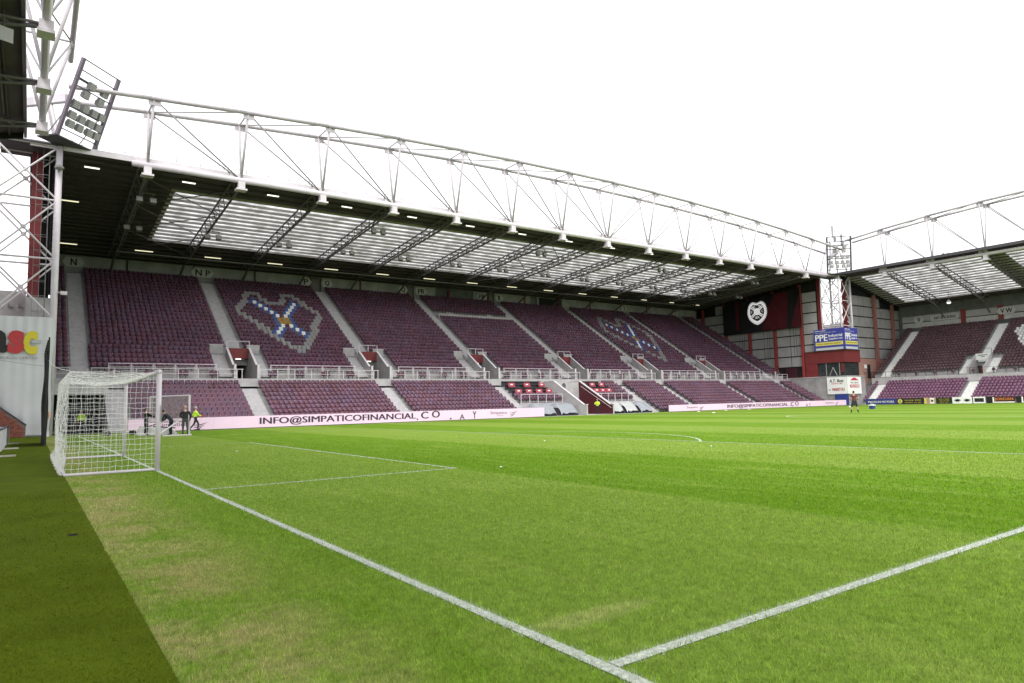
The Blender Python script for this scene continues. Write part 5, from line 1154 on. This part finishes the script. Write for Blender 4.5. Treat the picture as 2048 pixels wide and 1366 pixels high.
# ================================================================= PEOPLE
def person(label, loc, face, H, J, cols, hair, group=None, cat='person', extra=None):
    """J: joint dict in figure space (x right, y forward, z up) for a 1.80 m body"""
    t = thing('person', label, cat, loc, face, group); k = H/1.8
    D = dict(pel=(0, 0, .95), chest=(0, .0, 1.30), neck=(0, 0, 1.50), head=(0, .01, 1.60), lsh=(-.19, 0, 1.43), rsh=(.19, 0, 1.43), lel=(-.25, -.02, 1.15), rel=(.25, -.02, 1.15), lwr=(-.24, .08, .90), rwr=(.24, .08, .90),
             lhp=(-.10, 0, .92), rhp=(.10, 0, .92), lkn=(-.11, .03, .50), rkn=(.11, .03, .50), lan=(-.11, -.02, .09), ran=(.11, -.02, .09), lto=(-.12, .14, .04), rto=(.12, .14, .04)); D.update(J)
    R = dict(pel=(.155, .115), chest=(.175, .12), neck=(.06, .06), head=(.06, .06), lsh=(.08, .08), rsh=(.08, .08), lel=(.052, .052), rel=(.052, .052), lwr=(.036, .036), rwr=(.036, .036), lhp=(.10, .10), rhp=(.10, .10), lkn=(.068, .068), rkn=(.068, .068), lan=(.048, .048), ran=(.048, .048), lto=(.04, .035), rto=(.04, .035))
    if cols.get('thick'):
        for q_ in ('lel', 'rel', 'lwr', 'rwr'): R[q_] = tuple(1.25*v for v in R[q_])
    E_ = [('pel', 'chest'), ('chest', 'neck'), ('neck', 'head'), ('chest', 'lsh'), ('lsh', 'lel'), ('lel', 'lwr'), ('chest', 'rsh'), ('rsh', 'rel'), ('rel', 'rwr'), ('pel', 'lhp'), ('lhp', 'lkn'), ('lkn', 'lan'), ('lan', 'lto'), ('pel', 'rhp'), ('rhp', 'rkn'), ('rkn', 'ran'), ('ran', 'rto')]
    names = list(D); me = bpy.data.meshes.new('sk'); me.from_pydata([tuple(c*k for c in D[n_]) for n_ in names], [(names.index(a), names.index(b)) for a, b in E_], [])
    so = bpy.data.objects.new('sk', me); COL.objects.link(so); so.modifiers.new('s', 'SKIN'); sub_ = so.modifiers.new('d', 'SUBSURF'); sub_.levels = 2; sub_.render_levels = 2
    if not me.skin_vertices:
        bpy.context.view_layer.objects.active = so; bpy.ops.mesh.customdata_skin_add()
    for i, n_ in enumerate(names):
        me.skin_vertices[0].data[i].radius = tuple(v*k for v in R[n_]); me.skin_vertices[0].data[i].use_root = (n_ == 'pel')
    bm_ = bpy.data.meshes.new_from_object(so.evaluated_get(bpy.context.evaluated_depsgraph_get())); bpy.data.objects.remove(so)
    V = [tuple(v.co) for v in bm_.vertices]; F = [tuple(p.vertices) for p in bm_.polygons]
    mb = MB(); mb.v = V; mb.f = F; ML = [cols['top'], cols['legs'], cols.get('shoes', RUB), SKIN, cols.get('shorts', cols['legs']), cols.get('sleeve', cols['top'])]
    def zone(c):
        best, bd = None, 9
        for a, b in E_:
            A, B = Vector(D[a])*k, Vector(D[b])*k; ab = B-A; q_ = max(0, min(1, (c-A).dot(ab)/max(ab.length_squared, 1e-9))); d = (c-(A+ab*q_)).length
            if d < bd: bd, best = d, (a, b, q_)
        a, b, q_ = best
        if b in ('lto', 'rto') or (b in ('lan', 'ran') and q_ > .86): return 2
        if b in ('lhp', 'rhp'): return 4
        if b in ('lkn', 'rkn'): return 4
        if b in ('lan', 'ran'): return (1 if q_ < .55 or not cols.get('socks') else 2)
        if b == 'head' or (b == 'neck' and q_ > .72): return 3
        if b in ('lwr', 'rwr'): return 3 if (q_ > .9 or cols.get('bare')) else 5
        if b in ('lel', 'rel'): return 3 if (cols.get('bare') and q_ > .6) else 5
        if b == 'chest' and q_ < .14: return 4
        return 0
    mb.mi = [zone(sum((Vector(V[i]) for i in q_), Vector())/len(q_)) for q_ in F]
    # head with face, in the same mesh
    hd = Vector(D['head'])*k; nkv = (Vector(D['head'])-Vector(D['neck'])).normalized(); hc = hd+nkv*.10*k; mb.cur = 3
    mb.ball(hc, .076*k, .094*k, .118*k, 14, 10); mb.ball(hc+Vector((0, .095, -.015))*k, .014*k, .022*k, .022*k, 6, 5)
    for s_ in (-1, 1): mb.ball(hc+Vector((s_*.078, -.005, -.005))*k, .012*k, .022*k, .034*k, 6, 5)
    mb.ball(hc+Vector((0, .082, -.065))*k, .028*k, .012*k, .008*k, 6, 5); mb.ball(hc+Vector((0, .06, -.095))*k, .035*k, .03*k, .022*k, 8, 5)
    for sd_, (el, wr) in enumerate((('lel', 'lwr'), ('rel', 'rwr'))):     # hands with five fingers
        w_ = Vector(D[wr])*k; dv = (Vector(D[wr])-Vector(D[el])).normalized(); sv = dv.cross(Vector((0, 1, 0))); sv = sv.normalized() if sv.length > .1 else Vector((1, 0, 0)); uv_ = sv.cross(dv)
        pc = w_+dv*.05*k; mb.obox(pc, sv*.040*k, uv_*.016*k, dv*.052*k)
        for i_, ln in enumerate((.062, .074, .070, .056)):
            b0 = pc+dv*.048*k+sv*(-.030+.020*i_)*k; b1 = b0+(dv*.8+uv_*.35).normalized()*ln*.55*k; b2 = b1+(dv*.35+uv_*.9).normalized()*ln*.5*k
            mb.tube(b0, b1, .0095*k, 6, .0085*k).tube(b1, b2, .0085*k, 6, .007*k)
        th_ = pc-sv*.036*k-dv*.015*k; t1_ = th_+(dv*.6-sv*.7+uv_*.3).normalized()*.045*k; mb.tube(th_, t1_, .012*k, 6, .010*k).tube(t1_, t1_+(dv*.9+uv_*.4).normalized()*.03*k, .010*k, 6, .008*k)
    o = obj('body', mb, ML, t, True)
    for s_ in (-1, 1): obj('eye', MB().ball(hc+Vector((s_*.031, .083, .012))*k, .012*k, .008*k, .009*k, 6, 5), INK, t)
    if hair is not None:
        hm = MB()
        hm.ball(hc+Vector((0, -.014, .022))*k, .083*k, .094*k, .108*k, 14, 9); hm.v = [v if v[2] > hc.z-.01*k or v[1] < hc.y-.03*k else (v[0]*.86, min(v[1], hc.y+.02*k), max(v[2], hc.z-.02*k)) for v in hm.v]
        hm.v = [(v[0], min(v[1], hc.y+.062*k+max(0, (v[2]-hc.z))*.12), v[2]) for v in hm.v]; obj('hair', hm, hair, t, True)
    if extra: extra(t, k)
    return t
FC = lambda a: math.radians(a)-math.pi/2     # figure faces +y; heading angle in world degrees
person('player seen from behind in maroon training shirt and black shorts on the far grass', (55, 7.65, 0), FC(35), 1.86,
       dict(lel=(-.33, -.02, 1.19), rel=(.33, -.02, 1.19), lwr=(-.22, .16, 1.07), rwr=(.22, .16, 1.07), lhp=(-.11, 0, .92), rhp=(.11, 0, .92), lkn=(-.20, .0, .50), rkn=(.20, .0, .50), lan=(-.25, -.02, .09), ran=(.25, -.02, .09), lto=(-.29, .12, .04), rto=(.29, .12, .04)),
       dict(top=SHIRT, legs=SKIN, shorts=CLOTHD, bare=True, socks=True, sleeve=SHIRT, thick=True), HAIRM,
       extra=lambda t, k: obj('shorts', MB().hexa([(-.25, -.13, .60), (.25, -.13, .60), (.25, .15, .60), (-.25, .15, .60), (-.18, -.13, 1.0), (.18, -.13, 1.0), (.18, .13, 1.0), (-.18, .13, 1.0)]), CLOTHD, t))
person('bald man in dark jacket and grey trousers standing at the portable goal', (5.2, 23.2, 0), FC(80), 1.84, dict(lel=(-.28, .12, 1.17), lwr=(-.16, .33, 1.08), rel=(.30, .02, 1.16), rwr=(.26, .15, .95), rkn=(.13, .03, .5), ran=(.15, 0, .09), rto=(.17, .16, .04)), dict(top=CLOTHD, legs=JEAN, thick=True), None)
person('man in dark clothes bending behind the portable goal post', (4.55, 24.2, 0), FC(150), 1.8, dict(chest=(0, .24, 1.22), neck=(0, .38, 1.36), head=(0, .45, 1.43), lsh=(-.19, .32, 1.28), rsh=(.19, .32, 1.28), lel=(-.22, .42, 1.02), rel=(.22, .42, 1.02), lwr=(-.18, .60, .90), rwr=(.18, .60, .90), pel=(0, -.05, .93), lhp=(-.1, -.05, .9), rhp=(.1, -.05, .9)), dict(top=CLOTHD, legs=CLOTHD, thick=True), HAIRM)
person('person in black reaching out behind the goal post', (3.35, 25.6, 0), FC(20), 1.76, dict(lel=(-.2, .25, 1.28), lwr=(-.14, .50, 1.22), rel=(.2, .25, 1.26), rwr=(.14, .50, 1.20)), dict(top=BLACK, legs=BLACK, thick=True), HAIRM)
person('steward in hi-vis yellow jacket walking along the pink board', (7.6, 33.1, 0), FC(5), 1.82, dict(lkn=(-.10, .24, .53), lan=(-.10, .20, .12), lto=(-.10, .36, .08), rkn=(.10, -.12, .50), ran=(.10, -.42, .16), rto=(.10, -.32, .05), lel=(-.25, -.12, 1.17), lwr=(-.23, .05, .98), rel=(.25, .12, 1.17), rwr=(.22, .34, 1.10)), dict(top=HIVIS, legs=CLOTHD, thick=True), HAIRG,
       extra=lambda t, k: obj('clipboard', MB().obox((.2, .44, 1.10), (.1, .02, 0), (0, .05, .13), (.01, 0, 0)), REDPR, t))
person('steward in hi-vis vest standing in the dark corner opening', (.55, 38.4, 0), FC(-80), 1.76, {}, dict(top=HIVIS, legs=JEAN, sleeve=HIVIS, thick=True), HAIRM)
person('steward in hi-vis yellow jacket beside the players tunnel', (50.3, 34.9, 0), FC(-150), 1.80, dict(rel=(.3, .1, 1.2), rwr=(.12, .26, 1.18), lel=(-.3, .1, 1.2), lwr=(-.12, .26, 1.16)), dict(top=HIVIS, legs=CLOTHD, thick=True), HAIRM)
# ================================================================= SMALL THINGS ON THE PITCH
t = thing('cool_box', 'blue cool box with a white lid on the far grass', 'cool box', (70.3, 13.9, 0)); obj('box', MB().hexa([(-.24, -.18, 0), (.24, -.18, 0), (.24, .18, 0), (-.24, .18, 0), (-.28, -.21, .36), (.28, -.21, .36), (.28, .21, .36), (-.28, .21, .36)]), BLUEBX, t); obj('lid', MB().box((-.30, -.23, .363), (.30, .23, .46)), WPRINT, t); obj('handle', MB().tube((-.3, 0, .46), (-.3, 0, .52), .02).tube((.3, 0, .46), (.3, 0, .52), .02).tube((-.3, 0, .52), (.3, 0, .52), .02), WPRINT, t)
def ball_at(x, y, label):
    t = thing('football', label, 'ball', (x, y, 0)); obj('shell', MB().ball((0, 0, .115), .11, nu=14, nv=10), WPRINT, t, True); pm_ = MB()
    for a, b in ((0, .3), (1.3, .5), (2.6, .2), (3.9, .6), (5.2, .3)): c_ = Vector((math.cos(a)*math.cos(b), math.sin(a)*math.cos(b), math.sin(b))); pm_.ball(Vector((0, 0, .115))+c_*.098, .022, nu=6, nv=4)
    obj('patches', pm_, INK, t)
ball_at(78.4, 20.7, 'white football lying behind the player on the far grass')
for i, (x, y) in enumerate(((3.4, 2.6), (6.3, -9.9), (13.6, -2.2), (14.6, -9.3))):
    mb = MB().ball((0, 0, .02), .035, .03, .018, 7, 5); tag(obj('paper_scrap', mb, WPRINT, loc=(x, y, 0)), ('white scrap in the goal area', 'white scrap outside the goal area corner', 'white scrap near the penalty spot', 'white scrap beside the penalty arc')[i], 'litter')
tag(obj('debris', MB().hexa([(-.05, -.012, 0), (.06, -.02, 0), (.055, .012, 0), (-.05, .015, 0), (-.04, -.01, .02), (.05, -.012, .025), (.045, .01, .02), (-.04, .01, .02)]), BLACK, loc=(-2.2, -13.1, .006)), 'small black scrap lying on the dark artificial turf', 'litter')
for i, (x, y) in enumerate(((62.5, 30.5), (68.0, 30.8), (73, 31), (57, 24))):
    tag(obj('training_disc', MB().tube((0, 0, .0), (0, 0, .06), .20, 12, .08), WPRINT, loc=(x, y, .002)), ('white flat training disc opposite the right-hand dugout covers', 'white flat training disc opposite the farther heart', 'white flat training disc by the lettered part of the pink board', 'white flat training disc out on open grass near the halfway line')[i], 'disc', 'training discs')
# ================================================================= BEYOND THE STANDS
bb = thing('block_building', 'plain grey building seen between the two gable walls', 'building', (118, 40, 0)); obj('wall', MB().box((-3, -3.5, 0), (0, 6, 14.4)), CONCL, bb)
for z in (9.5, 11, 12.5): obj('cladding_rail', MB().box((-3.05, -3.5, z), (-3.001, 6, z+.08)), STEEL, bb)
LEAF = mat('foliage', (.055, .085, .025), .7, .3, 1.5, island=.35); BARK = mat('bark', (.07, .05, .035), .9, .3, 3)
def tree(x, y, h, rad, label, seed):
    rg = np.random.default_rng(seed); t = thing('tree', label, 'tree', (x, y, 0), 0, 'trees beyond the stands'); tk = MB()
    tk.tube((0, 0, 0), (.2, .1, h*.5), .45, 8, .3).tube((.2, .1, h*.5), (.1, .3, h*.93), .3, 7, .06)
    tips = []
    for i in range(26):
        z = h*(.45+.5*i/26); a = rg.uniform(0, 6.28); l = rad*(1.1-.75*(i/26))*rg.uniform(.7, 1.1); e = (math.cos(a)*l, math.sin(a)*l, z+l*.45); tk.tube((.15, .2, z), e, .09, 5, .02); tips.append(e); tips.append(tuple(.55*np.array(e)+.45*np.array((.15, .2, z))))
    tips.append((.1, .3, h*.95)); obj('trunk', tk, BARK, t)
    mb = MB()
    for e in tips:
        for j in range(150):
            c = np.array(e)+rg.normal(0, .62, 3)*np.array([1, 1, .75]); d1 = rg.normal(0, 1, 3); d1 /= np.linalg.norm(d1); d2 = rg.normal(0, 1, 3); d2 -= d1*d2.dot(d1); d2 /= np.linalg.norm(d2); s1, s2 = .16*rg.uniform(.7, 1.3), .09
            k_ = len(mb.v); mb.v += [tuple(c-d1*s1), tuple(c+d2*s2), tuple(c+d1*s1), tuple(c-d2*s2)]; mb.f.append((k_, k_+1, k_+2, k_+3)); mb.mi.append(0)
    obj('crown', mb, LEAF, t)
tree(145, 34.5, 29.8, 3.0, 'green tree top showing above the far end roof', 3); tree(147, 29.0, 28.8, 2.2, 'small sparse tree top above the far end roof beside the taller one', 4); tree(140, 55.5, 17.2, 3, 'tree top behind the grey building between the gables', 5)
